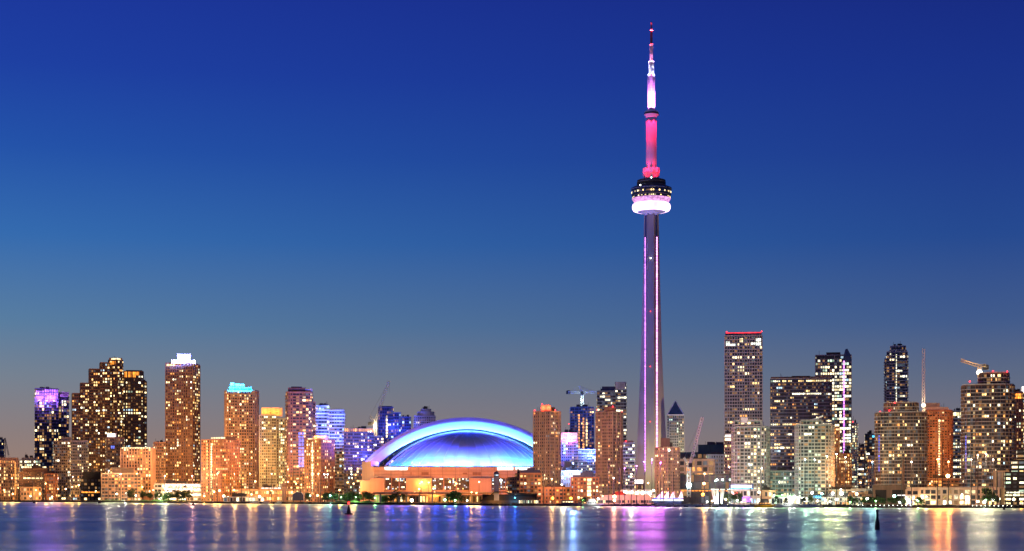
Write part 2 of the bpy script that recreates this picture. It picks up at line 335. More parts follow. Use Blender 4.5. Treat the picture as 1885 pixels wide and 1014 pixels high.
# ------------------------------------------------------------------ the skyline, from the west end to the east end
AT, OT, CT, LB = 'apartment_tower', 'office_tower', 'condominium_tower', 'low_rise'
def far():
    B('hotel', 'orange floodlit tan block at the west end of the waterfront', 'building', 14, 90, [('b',-40,36,846,60,{'p':.5}), ('b',-40,34,842,50,{'o':6,'plain':1})], 'tan', fp=6, bp=5, wf=.5, p=.5, pal='orange', pens=2, strips=[(28,850,912,1.5,'win_amber',4)])
    B(AT, 'slim pale far tower at the west edge with a small crane beside it', 'tower', 3, 900, [('b',-4,8,808,18)], 'blue_grey', p=.15, bp=3, pal='mixed')
    B(LB, 'grey glass low block with a white lit top floor, behind the dark brown one', 'building', 54, 150, [('b',37,74,846,40), ('b',40,70,842,30,{'o':5,'plain':1})], 'grey', fp=6, bp=5, p=.2, wf=.85, pal='white', row=.3, panels=[(39,86,858,862,'panel_warmwhite',9,1)])
    B('warehouse', 'dark brown windowless block with a row of small white lights', 'building', 62, 70, [('b',34,82,868,50), ('b',42,88,861,40,{'o':6,'plain':1})], 'dark_brown', fp=3.2, bp=2.6, wf=.7, p=0, glass='pane_dark', panels=[(42,80,878.6,881.6,'panel_warmwhite',5,1)], pens=2)
    B(LB, 'low two storey building glowing yellow in front of the dark brown block', 'building', 56, 38, [('b',38,76,896,20)], 'tan', fp=9, bp=6, wf=.6, p=.7, pal='orange', pens=1)
    B(LB, 'orange brick mid rise between the dark brown block and the grey tower', 'building', 94, 90, [('b',82,106,871,36)], 'brick', fp=6, bp=5, p=.35, pal='orange')
    B(CT, 'dark violet glass tower topped by a purple glowing glass crown', 'tower', 95, 380, [('b',64,108,716,34), ('b',108,127,724,30,{'o':3})], 'navy', fp=5.6, bp=5.0, wf=.84, hf=.72, p=.2, pal='warm', slab=(.5,.8,'blue_grey'), panels=[(66,81,719,733,'panel_violet',4,3,.4),(82,107,716,735,'panel_violet',6,3,.4),(69,80,729,735,'panel_magenta',2,1,1),(86,102,727,735,'panel_magenta',3,1,1)], caps=[(109,127,721,730,2,20,'concrete')], crown=1)
    B(CT, 'grey slab block of balconies in front of the tower with the purple crown', 'apartment block', 116, 180, [('b',98,132,812,36), ('b',112,131,804,24,{'o':4,'plain':1})], 'grey', fp=5.4, bp=4.5, p=.22, wf=.75, slab=(.8,1,'grey'), pal='mixed')
    B(CT, 'pale balcony block stepping down beside the stepped brown tower', 'apartment block', 150, 130, [('b',130,162,812,40)], 'grey', fp=5.6, bp=5, p=.25, slab=(.9,1.3,'concrete'), pal='mixed')
    B(AT, 'tallest stepped dark brown tower with setbacks rising to an amber lit crown', 'tower', 180, 280, [('b',133,152,725,34), ('b',148,170,706,38,{'o':-2}), ('b',164,188,680,40,{'o':-4}), ('b',184,202,668,42,{'o':-5}), ('c',200,215,227,662,{'o':-9})], 'dark_brown', fp=5.2, bp=4.8, wf=.7, hf=.6, p=.3, pal='warm', slab=(.7,1.1,'brown'), pier=(4,.8,1.2,'dark_brown'), caps=[(201,225,658,664,-2,16,'brown')], panels=[(202,213,658.5,662,'panel_warmwhite',4,1,1.5),(202,213,664,671,'panel_orange',4,1),(214.5,225,658.5,662,'panel_warmwhite',4,1,1.5)])
    B(AT, 'near black tower whose sloping top carries slanted orange light fins', 'tower', 250, 340, [('b',226,264,684,34), ('b',262,270,702,30,{'o':2})], 'dark', fp=5.6, bp=6, wf=.75, p=.2, row=.06, pal='mixed', slab=(.4,1,'dark_brown'), pier=(3,.5,1,'dark'), panels=[(229,234,683,696,'panel_orange',2,1),(236,242,683,696,'panel_orange',2,1),(244,250,683,696,'panel_orange',2,1),(251,256,683,692,'panel_orange',2,1)], caps=[(232,262,681,686,4,20,'dark')])
    B(LB, 'mid rise brown block with a white lit rooftop box beside the stepped tower', 'building', 212, 160, [('b',195,229,806,40)], 'brown', fp=5.4, bp=4.5, p=.3, slab=(.7,1,'brown'), caps=[(197,214,797,806,3,14,'pale')], panels=[(198,212,798,804,'sign_white'),(204,211,820,826,'panel_blue',2,1)])
    B('hotel', 'tan grid fronted block with a golden light line along its roof edge', 'hotel', 252, 130, [('c',222,278,286,824)], 'tan', fp=6, bp=6, wf=.55, hf=.62, p=.5, pal='orange', pier=(1,.8,1.6,'peach'), panels=[(224,277,822.5,826,'panel_warmwhite',14,1)], base=8)
    B(AT, 'pinkish brown block with a dark flat roof beside the golden roofed block', 'apartment block', 293, 200, [('b',282,305,815,34)], 'brown', fp=5.5, bp=4.5, p=.25, caps=[(284,303,813,818,3,20,'dark_brown')], slab=(.6,1,'tan'), pal='warm')
    B(LB, 'low block of orange lit open balconies with a dark rooftop box', 'apartment block', 222, 50, [('b',187,259,872,50)], 'brown', fp=6, bp=7, wf=.7, p=.35, pal='orange', slab=(1,.9,'tan'), pier=(2,1,.9,'tan'), caps=[(206,246,861,873,8,24,'dark_brown')])
    B(LB, 'black unlit block with a few lamps along its foot', 'building', 166, 45, [('b',148,186,880,30), ('b',153,185,868,26,{'o':3,'plain':1})], 'black', fp=7, bp=7, p=.12, pal='orange', panels=[(150,184,904.5,907.5,'panel_orange',12,1)])
    B(AT, 'tall reddish brown tower crowned by a stepped white and blue floodlit penthouse', 'tower', 336, 230, [('c',305,354,368,668)], 'brown', fp=5.3, bp=5.2, wf=.66, hf=.6, p=.38, pal='warm', slab=(.6,1,'brown'), pier=(3,.9,1.6,'brown'), caps=[(315,360,662,669,3,26,'white'),(326,351,651,663,5,18,'white')], panels=[(306,322,669,673.5,'panel_warmwhite',3,1)], pens=0, base=14)
    B('podium', 'low glass podium with brilliant white light bands below the brown tower', 'building', 330, 60, [('b',284,370,890,30)], 'pale', fp=8, bp=8, wf=.9, hf=.5, p=.8, pal='white', row=.8, panels=[(303,369,891,893.5,'sign_white',12,1),(303,369,899,902,'sign_white',10,1)], pens=2)
    B(AT, 'orange lit brick tower with a bright stair window line and yellow lit roof edge', 'tower', 405, 75, [('c',370,409,443,808)], 'terracotta', fp=5.8, bp=6.2, wf=.45, hf=.6, p=.33, pal='warm', pens=0, strips=[(389,815,908,2.2,'win_cream',4.6),(381,815,906,1.6,'win_warm',5.8)], caps=[(415,434,803,809,10,20,'dark_brown')], panels=[(388,415,804,807.5,'panel_warmwhite',6,1)])
    B(AT, 'beige tower with a curved east side and a cyan floodlit crown', 'tower', 445, 240, [('r',414,476,719,44,5)], 'tan', fp=5.4, bp=5.2, wf=.66, p=.34, pal='warm', slab=(.8,1.3,'tan'), pier=(3,.9,1.4,'tan'), caps=[(422,463,712,720,6,26,'white'),(424,431,704,714,8,16,'white'),(433,450,706,713,8,18,'white')], pens=0)
    B(AT, 'greyish green balcony tower with an orange floodlit rooftop box', 'tower', 502, 210, [('b',478,508,764,34), ('b',506,527,770,30,{'o':5,'p':.4})], 'teal_grey', fp=5.2, bp=4.6, wf=.7, p=.26, pal='mixed', slab=(.8,1.1,'teal_grey'), pier=(3,.8,1,'teal_grey'), caps=[(481,520,750,765,5,22,'sail')], pens=1, crown=1)
    B(AT, 'dark red brown tower with a rounded east face and blue reflecting glass stripe', 'tower', 553, 200, [('r',526,576,722,40,6), ('b',570,581,740,30,{'o':8})], 'brown', fp=5.6, bp=7, wf=.8, hf=.6, p=.3, pal='warm', slab=(.9,1.4,'brown'), caps=[(530,562,713,724,6,24,'dark_brown'),(536,556,711,714,8,16,'black'),(561,575,715,723,8,20,'pale')], panels=[(549,560,795,860,'panel_blue',2,10)], pens=1, crown=1)  # blue panels emit in place of the glass stripe's reflection
    B(CT, 'blue lit glass condominium with white slab edges and two flat tops', 'tower', 608, 300, [('b',581,607,748,34), ('b',606,634,756,36,{'o':-3})], 'blue_grey', fp=6.2, bp=6, wf=.85, hf=.55, p=.26, pal='blue', slab=(1,2.0,'pale'), caps=[(588,604,744,750,4,18,'navy'),(612,632,753,757,4,18,'pale')], crown=1)
    B(AT, 'orange brown brick tower with one bright stair line and a golden roof cap', 'tower', 588, 100, [('c',560,591,617,808)], 'terracotta', fp=6, bp=6.5, wf=.45, hf=.6, p=.33, pal='warm', pens=0, strips=[(575,812,910,2.2,'win_cream',4.6)], caps=[(578,603,802,809,8,14,'sail')], panels=[(566,577,806,808.5,'panel_warmwhite',4,1)])
    B(CT, 'dark glass block with a row of warm lit windows under its roof', 'tower', 660, 260, [('b',633,688,790,44), ('b',686,706,804,36,{'o':4})], 'navy', fp=5.6, bp=4.8, wf=.8, hf=.6, p=.22, pal='mixed', slab=(.7,1.2,'blue_grey'), panels=[(634,687,788,795,'win_amber',14,1)], crown=1)
    B(CT, 'dark navy stepped towers rising behind the west end of the dome', 'tower', 726, 620, [('b',696,724,750,30), ('b',722,738,760,30,{'o':2}), ('b',736,757,768,34,{'o':3})], 'navy', fp=5.6, bp=5, wf=.85, hf=.7, p=.14, pal='blue', slab=(.5,.8,'blue_grey'), caps=[(698,722,747,752,5,16,'navy')], strips=[(712,764,806,2.5,'win_cream',6)])
    B(AT, 'pale tower with a small round stepped top behind the dome', 'tower', 782, 650, [('b',762,802,766,34), ('r',768,800,757,28,2,{'yb':767,'o':2,'plain':1}), ('r',774,794,752,20,2,{'yb':758,'o':6,'plain':1})], 'pale', fp=4.4, bp=4, wf=.6, p=.08, pal='mixed', slab=(.5,1,'pale'))
    B(AT, 'tan brick tower with a red lit rooftop box just east of the stadium', 'tower', 1008, 120, [('c',982,1012,1033,756)], 'tan', fp=6.1, bp=5.4, wf=.5, hf=.52, p=.17, pal='warm', run=2, pier=(3,.6,1.2,'peach'), caps=[(996,1014,745,757,8,14,'terracotta')], beacons=[(984,754),(998,743),(1031,757),(1022,754)], pens=1)
    B('construction_tower', 'unfinished dark blue tower with bare slabs and orange work lights below a crane', 'tower', 1072, 520, [('b',1050,1093,750,36)], 'navy', fp=5.2, bp=4.6, wf=.8, p=.03, pal='orange', slab=(.6,.9,'blue_grey'), pier=(2,.6,.9,'blue_grey'), strips=[(1066,762,830,2.4,'win_amber',5.2),(1074,768,826,3.2,'win_amber',5.2),(1080,770,822,2.8,'win_warm',6)], pens=2, beacons=[(1047,780)])
    B(LB, 'magenta roofed block washed in violet light beside the tan tower', 'building', 1046, 300, [('b',1030,1064,812,36), ('b',1033,1063,796,28,{'o':3,'plain':1})], 'pale', fp=5.4, bp=4.5, p=.15, pal='blue', strips=[(1039,814,840,3.5,'win_cool',4)], panels=[(1032,1062,796,809,'panel_pink',8,3,.6)])
    B(LB, 'white arcaded low block under a dazzling blue white floodlight', 'building', 1048, 190, [('b',1030,1070,866,30)], 'pale', fp=9, bp=5, wf=.5, p=.1, pal='blue', pens=1)
    B(CT, 'blue lit glass mid rise between the unfinished tower and tan tower', 'building', 1082, 260, [('b',1064,1097,828,34), ('b',1066,1080,850,28,{'o':-6})], 'blue_grey', fp=5.2, bp=4, p=.2, pal='blue', slab=(.6,1,'pale'))
    B(OT, 'dark glass office tower with a white panelled shaft behind the tan tower', 'tower', 1126, 700, [('b',1099,1133,720,40), ('b',1132,1153,704,34,{'o':2})], 'grey', fp=6, bp=6, wf=.9, hf=.5, p=.2, row=.12, pal='white', slab=(.5,2,'teal_grey'), caps=[(1108,1133,711,722,4,22,'navy'),(1133,1151,703,716,1.2,20,'pale')], pens=1, crown=1)
    B(AT, 'tan brick tower with red beacons and penthouse, west of the great needle tower', 'tower', 1122, 140, [('c',1097,1127,1147,757)], 'tan', fp=6.1, bp=5.4, wf=.5, hf=.52, p=.17, pal='warm', pier=(3,.6,1.2,'peach'), caps=[(1112,1133,748,758,8,14,'brown')], beacons=[(1099,753),(1128,748),(1145,757)], pens=1)
    B(OT, 'grey slab sided block with slanting floors close to the needle tower foot', 'building', 1156, 330, [('b',1143,1168,816,36)], 'grey', fp=6.2, bp=5, wf=.9, hf=.5, p=.3, pal='white', slab=(.9,2.2,'pale'), caps=[(1145,1166,811,817,3,22,'brown')], beacons=[(1152,812)], base=12)
    B(AT, 'short tan brick tower with a dark rooftop box in front of the needle tower', 'tower', 1229, 110, [('c',1206,1228,1252,822)], 'tan', fp=6, bp=5.2, wf=.48, hf=.52, p=.2, pal='warm', pier=(3,.6,1.2,'peach'), caps=[(1216,1233,806,823,7,14,'dark_brown')], pens=1)
    B(OT, 'green glass tower with a pyramid roof and white gridded front', 'tower', 1243, 640, [('b',1228,1259,764,34), ('b',1232,1249,776,30,{'o':-3,'p':.05})], 'glass_teal', fp=5, bp=4.2, wf=.6, p=.06, pal='green', slab=(.4,1.2,'grey'), pier=(1,.4,1,'grey'), pens=0)
    B('convention_hall', 'dark green roofed hall with a long low vaulted top', 'hall', 1300, 520, [('b',1252,1345,832,70), ('b',1285,1345,818,50,{'o':8,'plain':1})], 'green_roof', fp=14, bp=12, p=.1, pal='green', pens=4)
    B(LB, 'orange lit concrete frame building behind the crane', 'building', 1283, 330, [('b',1250,1314,846,40)], 'peach', fp=11, bp=12, wf=.7, hf=.66, p=.35, pal='orange', slab=(1,2.4,'peach'), pier=(1,1,2.2,'peach'))
    B(OT, 'white gridded office block with square dark windows behind the grey hall', 'building', 1320, 400, [('b',1300,1340,836,40)], 'pale', fp=7, bp=5.5, wf=.6, hf=.5, p=.12, pal='green', pens=2)
    B('exhibition_hall', 'long plain blue grey hall with no windows behind the white crane mast', 'hall', 1298, 190, [('b',1250,1346,873,50)], 'glass_teal', fp=12, bp=16, wf=.96, hf=.94, p=0, glass='glass_blue', pens=0, panels=[(1254,1342,902,904.5,'panel_orange',14,1)])
    B(OT, 'tallest grey gridded office tower with red roof line and white lit upper corners', 'tower', 1369, 420, [('b',1334,1403,618,44)], 'grey', fp=6.0, bp=5.4, wf=.74, hf=.6, p=.13, pal='mixed', run=3, slab=(.5,1.7,'tan_grid'), pier=(1,.45,.9,'tan_grid'), caps=[(1335,1402,611,620,1.5,40,'navy')], panels=[(1336,1344,627,637,'panel_white',2,1),(1344,1354,632,637,'panel_white',3,1),(1382,1391,630,635,'panel_white',2,1),(1391,1401,622,637,'panel_white',3,2),(1361,1368,622,630,'win_cream',2,2),(1336,1401,611.5,613,'panel_red',1,1,-1.0)], beacons=[(1337.5,610),(1402,610)], pens=2)
    B(LB, 'slender wing with a glowing white top window beside the green lit condominium', 'building', 1343, 210, [('b',1334,1352,799,34)], 'concrete', fp=6, bp=5, wf=.8, p=.35, pal='warm', slab=(.8,1.8,'peach'), panels=[(1335,1346,800,805,'sign_white'),(1335,1346,806,811,'panel_warmwhite')])
    B(CT, 'pale green lit condominium with curved balconies and roof mast, below the tallest grey tower', 'tower', 1380, 100, [('r',1348,1415,786,50,4), ('b',1352,1400,774,30,{'o':6})], 'grey_green', fp=6.4, bp=7, wf=.8, hf=.6, p=.3, pal='green', slab=(1.3,1.3,'concrete'), pier=(2,1.3,1.0,'concrete'), caps=[(1364,1377,768,778,4,12,'pale')], base=6, crown=1)
    B(OT, 'broad black office slab with thin horizontal lines and rows of small lights', 'tower', 1475, 300, [('b',1418,1531,697,46)], 'navy', fp=6.2, bp=4.4, wf=.92, hf=.5, p=.17, row=.1, pal='mixed', run=3, slab=(.3,.6,'grey'), pier=(10,.3,.6,'dark'), caps=[(1419,1530,693,700,.8,40,'dark_brown')], panels=[(1458,1512,723,726.5,'win_ivory',14,1)], pens=2)
    B(OT, 'bright white lit office tower with a pointed glass fin on its roof', 'tower', 1534, 560, [('b',1501,1567,654,46)], 'grey', fp=6.0, bp=5.2, wf=.86, hf=.64, p=.55, row=.4, pal='white', run=3, slab=(.4,1.2,'grey'), pier=(4,.5,1.4,'concrete'), caps=[(1521,1547,648,656,4,26,'dark')], panels=[(1502,1548,654.5,660,'pane_dark',1,1)], strips=[(1553.5,664,866,2.4,'strip_violet',5)], pens=2, dim=.3)
    B(CT, 'pale green lit condominium with a sweeping upturned roof in front of the black slab', 'tower', 1500, 90, [('r',1465,1534,782,50,4), ('b',1474,1512,774,30,{'o':6})], 'grey_green', fp=6.4, bp=7, wf=.8, hf=.6, p=.26, pal='green', slab=(1.3,1.3,'concrete'), pier=(2,1.3,1.0,'concrete'), base=6, pens=1, crown=1)
    B(AT, 'orange tan brick block stepping down behind the sweeping roofed condominium', 'tower', 1550, 170, [('b',1532,1546,786,34), ('b',1544,1568,834,34,{'o':-2})], 'terracotta', fp=6, bp=4.6, wf=.5, p=.42, pal='orange', pens=1)
    B(CT, 'low teal glass block between the pair of green lit condominiums', 'apartment block', 1440, 120, [('b',1412,1468,868,40)], 'glass_teal', fp=7, bp=6, wf=.85, hf=.6, p=.2, pal='green', slab=(.9,1.4,'teal_grey'), pier=(3,.9,.9,'teal_grey'), pens=2)
    B(AT, 'slim pale tower with a red beacon east of the bright office tower', 'tower', 1572, 420, [('b',1566,1579,778,24)], 'teal_grey', fp=4.4, bp=3, wf=.7, p=.35, pal='green', beacons=[(1570,776)], pens=1)
    B(LB, 'small grey office block with two white lit floors in the gap', 'building', 1585, 520, [('b',1577,1594,822,28)], 'grey', fp=6, bp=4.5, wf=.9, p=.1, row=.3, pal='white', panels=[(1578,1590,862,865,'panel_white',4,1)])
    B(OT, 'navy glass block with a cyan light on its corner', 'tower', 1602, 620, [('b',1592,1614,798,30)], 'navy', fp=5.6, bp=5, wf=.9, p=.1, row=.15, pal='white', panels=[(1606,1610,801,805,'panel_cyan')])
    B(LB, 'narrow concrete block with a lit side, squeezed beside the west curved tower', 'building', 1605, 380, [('b',1597,1612,838,24)], 'concrete', fp=6, bp=4, wf=.5, p=.35, pal='orange')
    B(CT, 'tall slim blue glass tower with a single line of lights up its middle', 'tower', 1649, 520, [('b',1628,1634,660,20,{'o':5}), ('b',1632,1671,648,36), ('r',1638,1668,637,26,3,{'o':4,'yb':650})], 'blue_grey', fp=5.2, bp=5.6, wf=.85, hf=.6, p=.07, pal='white', slab=(.8,1.3,'pale'), strips=[(1650,652,745,1.3,'win_ivory',3.2)], beacons=[(1650,742)])
    B(CT, 'broad dark curved balcony tower with a smaller round penthouse drum', 'tower', 1658, 120, [('r',1611,1706,759,60,3), ('r',1628,1690,741,40,3,{'yb':760,'o':8})], 'dark_brown', fp=6.2, bp=5.6, wf=.8, hf=.64, p=.14, pal='warm', slab=(1.2,1.1,'concrete'), pier=(4,.8,.7,'brown'), caps=[], beacons=[(1620,757),(1637,755),(1647,741)], strips=[(1618,800,868,2.5,'win_blue',5)], pens=0)
    B('construction_tower', 'unfinished orange lit tower with bare floors and a line of work lamps', 'tower', 1727, 230, [('r',1702,1753,756,44,5)], 'terracotta', fp=5.0, bp=5, wf=.66, hf=.5, p=.03, pal='orange', slab=(.9,1.3,'terracotta'), pier=(2,.9,1.4,'terracotta'), strips=[(1729,772,880,2.6,'win_cream',4.6)], caps=[(1700,1746,749,757,4,30,'concrete'),(1700,1730,741,750,6,20,'grey')], pens=1)
    B(OT, 'glass office block with pale lit floors between the orange tower and east curved tower', 'tower', 1762, 420, [('b',1750,1775,757,36)], 'glass_teal', fp=6.2, bp=5, wf=.9, hf=.5, p=.2, row=.3, pal='white', slab=(.4,2,'teal_grey'), panels=[(1751,1771,758,766,'win_cream',4,1)])
    B(CT, 'big dark curved balcony tower at the east end with a crane on its roof', 'tower', 1818, 110, [('r',1770,1867,708,62,3), ('r',1802,1857,686,42,3,{'yb':709,'o':8})], 'dark_brown', fp=6.6, bp=5.8, wf=.8, hf=.64, p=.18, pal='warm', slab=(1.3,1.2,'concrete'), pier=(4,.8,.7,'brown'), beacons=[(1785,701),(1828,683),(1854,684)], strips=[(1778,800,864,2.2,'win_blue',6)], pens=0)
    B(AT, 'block with an orange lit attic behind the east curved tower', 'tower', 1874, 330, [('b',1862,1884,722,30)], 'brown', fp=6, bp=5, p=.2, pal='mixed', slab=(.6,1,'brown'), panels=[(1866,1880,723,735,'panel_orange',4,1)])
    B(OT, 'pale office tower cut off by the east edge of the view', 'tower', 1905, 360, [('b',1880,1930,712,40)], 'pale', fp=6.5, bp=5, wf=.9, hf=.5, p=.3, row=.2, pal='mixed', slab=(.5,1.6,'pale'), panels=[(1881,1890,711,722,'sign_white')])
    B(LB, 'black stepped terrace block with rows of bright greenish white office floors', 'building', 1880, 60, [('b',1850,1960,868,50), ('b',1862,1960,846,40,{'o':5}), ('b',1872,1960,826,30,{'o':10})], 'black', fp=8, bp=14, wf=.9, hf=.5, p=.55, pal='green', run=1, pens=2, panels=[(1852,1885,905,908,'win_ivory',5,1),(1850,1885,910,913,'win_cream',5,1)])
    B(LB, 'olive grey ribbed block in front of the east curved tower', 'building', 1842, 75, [('b',1830,1856,866,36)], 'tan', fp=30, bp=3, wf=.5, hf=.9, p=.05, pal='orange', pier=(1,.6,.8,'tan'))
    B('podium', 'orange glowing three storey podium under the unfinished tower', 'building', 1738, 170, [('b',1704,1772,882,40)], 'terracotta', fp=6, bp=9, wf=.85, hf=.5, p=.8, pal='orange', slab=(1,1.8,'peach'), pens=1)
    B('terminal', 'long peach framed waterfront block with two storeys of warm shop windows', 'building', 1752, 55, [('b',1671,1838,899,30), ('b',1668,1690,901,26,{'o':-3})], 'peach', fp=9.5, bp=12, wf=.82, hf=.7, p=.5, pal='warm', slab=(.9,1.6,'peach'), pier=(1,.9,1.3,'peach'), pens=5)
    B('factory', 'dark brown windowless factory block below the west curved tower', 'factory', 1635, 55, [('b',1606,1668,893,40), ('b',1587,1612,909,30,{'o':-4})], 'dark_brown', fp=30, bp=30, p=0, glass='black', pens=2, panels=[(1652,1669,910.5,912.5,'sign_white',1,1,2)])
far()
# ------------------------------------------------------------------ the domed stadium
def stadium():
    fr = Frame(860, shore(860)+210); root = fr.empty('stadium', 'domed stadium with blue and white lit arched roof over orange lit concrete walls', 'stadium')
    L, Zp = fr.l, fr.z
    zt = Zp(858.5)
    m = MB()                                             # main drum of walls with cut west corner
    poly = [(L(688),0), (L(1036),0), (L(1058),14), (L(1058),185), (L(664),185), (L(664),22)]
    m.prism(poly, 0, zt)
    m.prism([(L(664),21.5), (L(683),3), (L(697),9), (L(688),30), (L(664),40)], zt-.05, Zp(849))
    m.prism([(L(1058),21.5), (L(1058),40), (L(1034),30), (L(1025),9), (L(1039),3)], zt-.05, Zp(849))
    for a, b, t in ((683,708,880), (748,795,880), (864,904,880), (664,684,884)): m.box(L(a), L(b), -7, 12, 0, Zp(t))
    m.build('wall', 'stadium_concrete', root)
    g = MB()
    for x in (720,742,770,793,815,838,862,886,910,934,958,982): g.box(L(x)-.12, L(x)+.12, -.12, .05, Zp(880), zt-.4)
    for y in (867,874): g.box(L(690), L(1034), -.14, .05, Zp(y)-.12, Zp(y)+.12)
    g.box(L(688), L(1036), -.5, .1, zt-.5, zt+.35)
    g.build('groove', 'dark', root)
    for a, b, t, u in ((776,789,869,874.5), (852,860,870,873), (870,886,869,875), (756,757.5,869,875)):
        q = MB(); q.box(L(a), L(b), -.35, .1, Zp(u), Zp(t)); q.build('louvre', 'brown', root)
    for a, b in ((708,750), (916,944.5), (949,976)):
        q = MB(); q.box(L(a), L(b), -.7, .1, Zp(865), Zp(859.6)); q.build('light_panel', 'sign_white', root)
    rnd = random.Random(3)
    for a, b in ((710,720), (722,734), (736,748), (796,815.5), (818,839), (841.5,863), (906,915), (918,930), (932,948)):
        q = MB(); q.box(L(a), L(b), -.5, .1, Zp(902), Zp(880.3)); o = q.build('window', 'pane_dark', root)
        k = MB(); n = max(2, round((b-a)/3)); rows = [881.5,884.5,887.5,890.5,893.5,896.5,899.5]
        for j, y in enumerate(rows):
            for i in range(n):
                if rnd.random() < (.62 if j < 2 or j > 4 else .3):
                    x0 = L(a+(b-a)*(i+.12)/n); x1 = L(a+(b-a)*(i+.88)/n); k.box(x0, x1, -.62, -.45, Zp(y+1.1), Zp(y-1.1), rnd.choices((0,1,2,3), (6,2,2,2))[0])
        k.build('pane', ['win_dimcool','win_ivory','win_cool','win_warm'], o)
    # spherical front roof, a quarter of a ball cap
    C, HC, RS = 88., 148., 61.
    def arc(half, rise, n, py0, yo):
        Rr = (half*half+rise*rise)/(2*rise); t0 = math.asin(min(1, half/Rr)) if rise < half else 0
        return [(L(860+Rr*math.sin(t), yo), Zp(py0+rise-rise+Rr-Rr*math.cos(t), yo)) for t in [t0*(2*i/n-1) for i in range(n+1)]]
    zb = zt-.3; xc = L(860, C)
    half = HC*(fr.d+C)/F; rise = Zp(797, C)-zb; Rs = (half*half+rise*rise)/(2*rise)
    m = MB(); rings = []; NT, NP = 14, 40; tm = math.asin(half/Rs)
    for i in range(NT+1):
        t = tm*(1-i/NT*.995); rr = Rs*math.sin(t); rings.append([(xc+rr*math.cos(-math.pi*k/NP), C+rr*math.sin(-math.pi*k/NP), zb+rise-Rs+Rs*math.cos(t)) for k in range(NP, -1, -1)])
    m.loft(rings, closed=False, caps=False); m.build('front_dome', 'dome_shell', root, True)
    s = MB()
    for k in range(-9, 10):                               # standing seams run up and lean to the crown
        pts = []
        for i in range(13):
            t = tm*(1-i/12*.9); a = -math.pi/2+k*.155; rr = Rs*math.sin(t)+.15; pts.append((xc+rr*math.cos(a), C+rr*math.sin(a), zb+rise-Rs+Rs*math.cos(t)+.15))
        for p, q in zip(pts, pts[1:]): s.tube(p, q, .42, n=4)
    s.build('seam', 'seam', root)
    # arched panels stepping up behind it
    def ring(name, mat, o1, r1, y1, o2, r2, y2, thick, crown1, crown2, n=56):
        a = arc(o1, r1, n, crown1, y1); b = arc(o2, r2, n, crown2, y2); q = MB()
        cl = lambda z: max(z, zb-1)
        q.loft([[(x, y1, cl(z)) for x, z in a], [(x, y2, cl(z)) for x, z in b], [(x, y2+thick, cl(z)) for x, z in b], [(x, y1+thick, cl(z)) for x, z in a], [(x, y1, cl(z)) for x, z in a]], closed=False, caps=False)
        return q.build(name, mat, root, False)
    ring('dome_lip', 'rim_shell', 149, 61.5, C-.4, 153, 66, C-.2, 2.0, 796.5, 792.4)
    ring('arch_gap', 'black', 152, 65, C+2.2, 158, 69, C+2.4, 2.0, 793, 789.6)
    ring('arch_panel', 'dome_shell', 168, 68.5, C+4, 189, 83, C+17, 40, 790.2, 775.2)
    ring('rear_panel', 'rim_shell', 187, 82, C+58, 196, 90, C+64, 40, 776.5, 768.3)
    # floods on the terrace between parapet and roof, and along the step between the panels
    lamp = MB(); cyan = (.06,.40,1); deep = (.02,.045,1)
    def flood(x, y, z, c, w, aim):
        o = point(root, (x, y, z), c, w, 1.0, aim)
    for a, pw in [(-1.42,5),(-1.28,6),(-1.12,7),(-.96,8),(-.82,12)] + [(-.68+.115*i,30) for i in range(7)] + [(.34+.115*i,30) for i in range(8)]:
        rr = half+6
        flood(xc+rr*math.sin(a), C-rr*math.cos(a), zt+2.2, cyan, pw*1000, (-math.sin(a), math.cos(a), .5))
    for px in (715,735,770,800,830,860,895,925,955,985): flood(L(px), -2, zt+3, (.012,.04,1), 400000, (0, 1, .35))
    for px in (722,748,775,802,830,858,888,918,948,975): flood(L(px), 1.2, zt+2.6, (.02,.06,1), 27000, None)  # bare lamps added to throw blue onto the water
    for px, c in ((712,(.8,.2,1)),(738,(1,.25,.6)),(925,(.6,.2,1))): flood(L(px), 1.2, zt+2.2, c, 9000, None)  # bare lamps added for violet and pink streaks on the water
    for i in range(9):
        t = (i-4)/4*.42; Rr = 210*(fr.d+C)/F; x = L(860, C)+Rr*math.sin(t); z = Zp(795, C)-Rr*(1-math.cos(t)); flood(x, C-9, z+4.5, (.02,.05,1), 5200, None)  # lights added above the dome to brighten its top
    for i in range(17):
        t = (i-8)/8*.58; Rr = 246*(fr.d+C)/F; x = L(860, C)+Rr*math.sin(t); z = Zp(789, C)-Rr*(1-math.cos(t))
        if z < zt+1: continue
        flood(x, C-7, z+2, (.10,.36,1), 52000, (0, 1, .5))
    for i in range(11):
        t = (i-5)/5*.62; Rr = 258*(fr.d+C+45)/F; x = L(860, C+45)+Rr*math.sin(t); z = Zp(774, C+45)-Rr*(1-math.cos(t))
        flood(x, C+48, z+3.5, (.16,.12,1), 9000, (0,1,.2))
    for px in (690,740,790,830,880,930,970): flood(L(px), -58, 10, (1,.22,.03), 46000, (0,1,.3))
    flood(L(668), -20, 12, (1,.30,.07), 20000, (0,1,.4))
    # dish on the west terrace
    d = MB(); d.lathe([(0.05,0),(1.5,.35),(2.4,1.1)], 14, cx=L(693), cy=-3); d.tube((L(693),-3,-3), (L(693),-3,.2), .3)
    o = d.build('antenna_dish', 'pale', root); o.location.z = Zp(879)
    return fr
stadium()

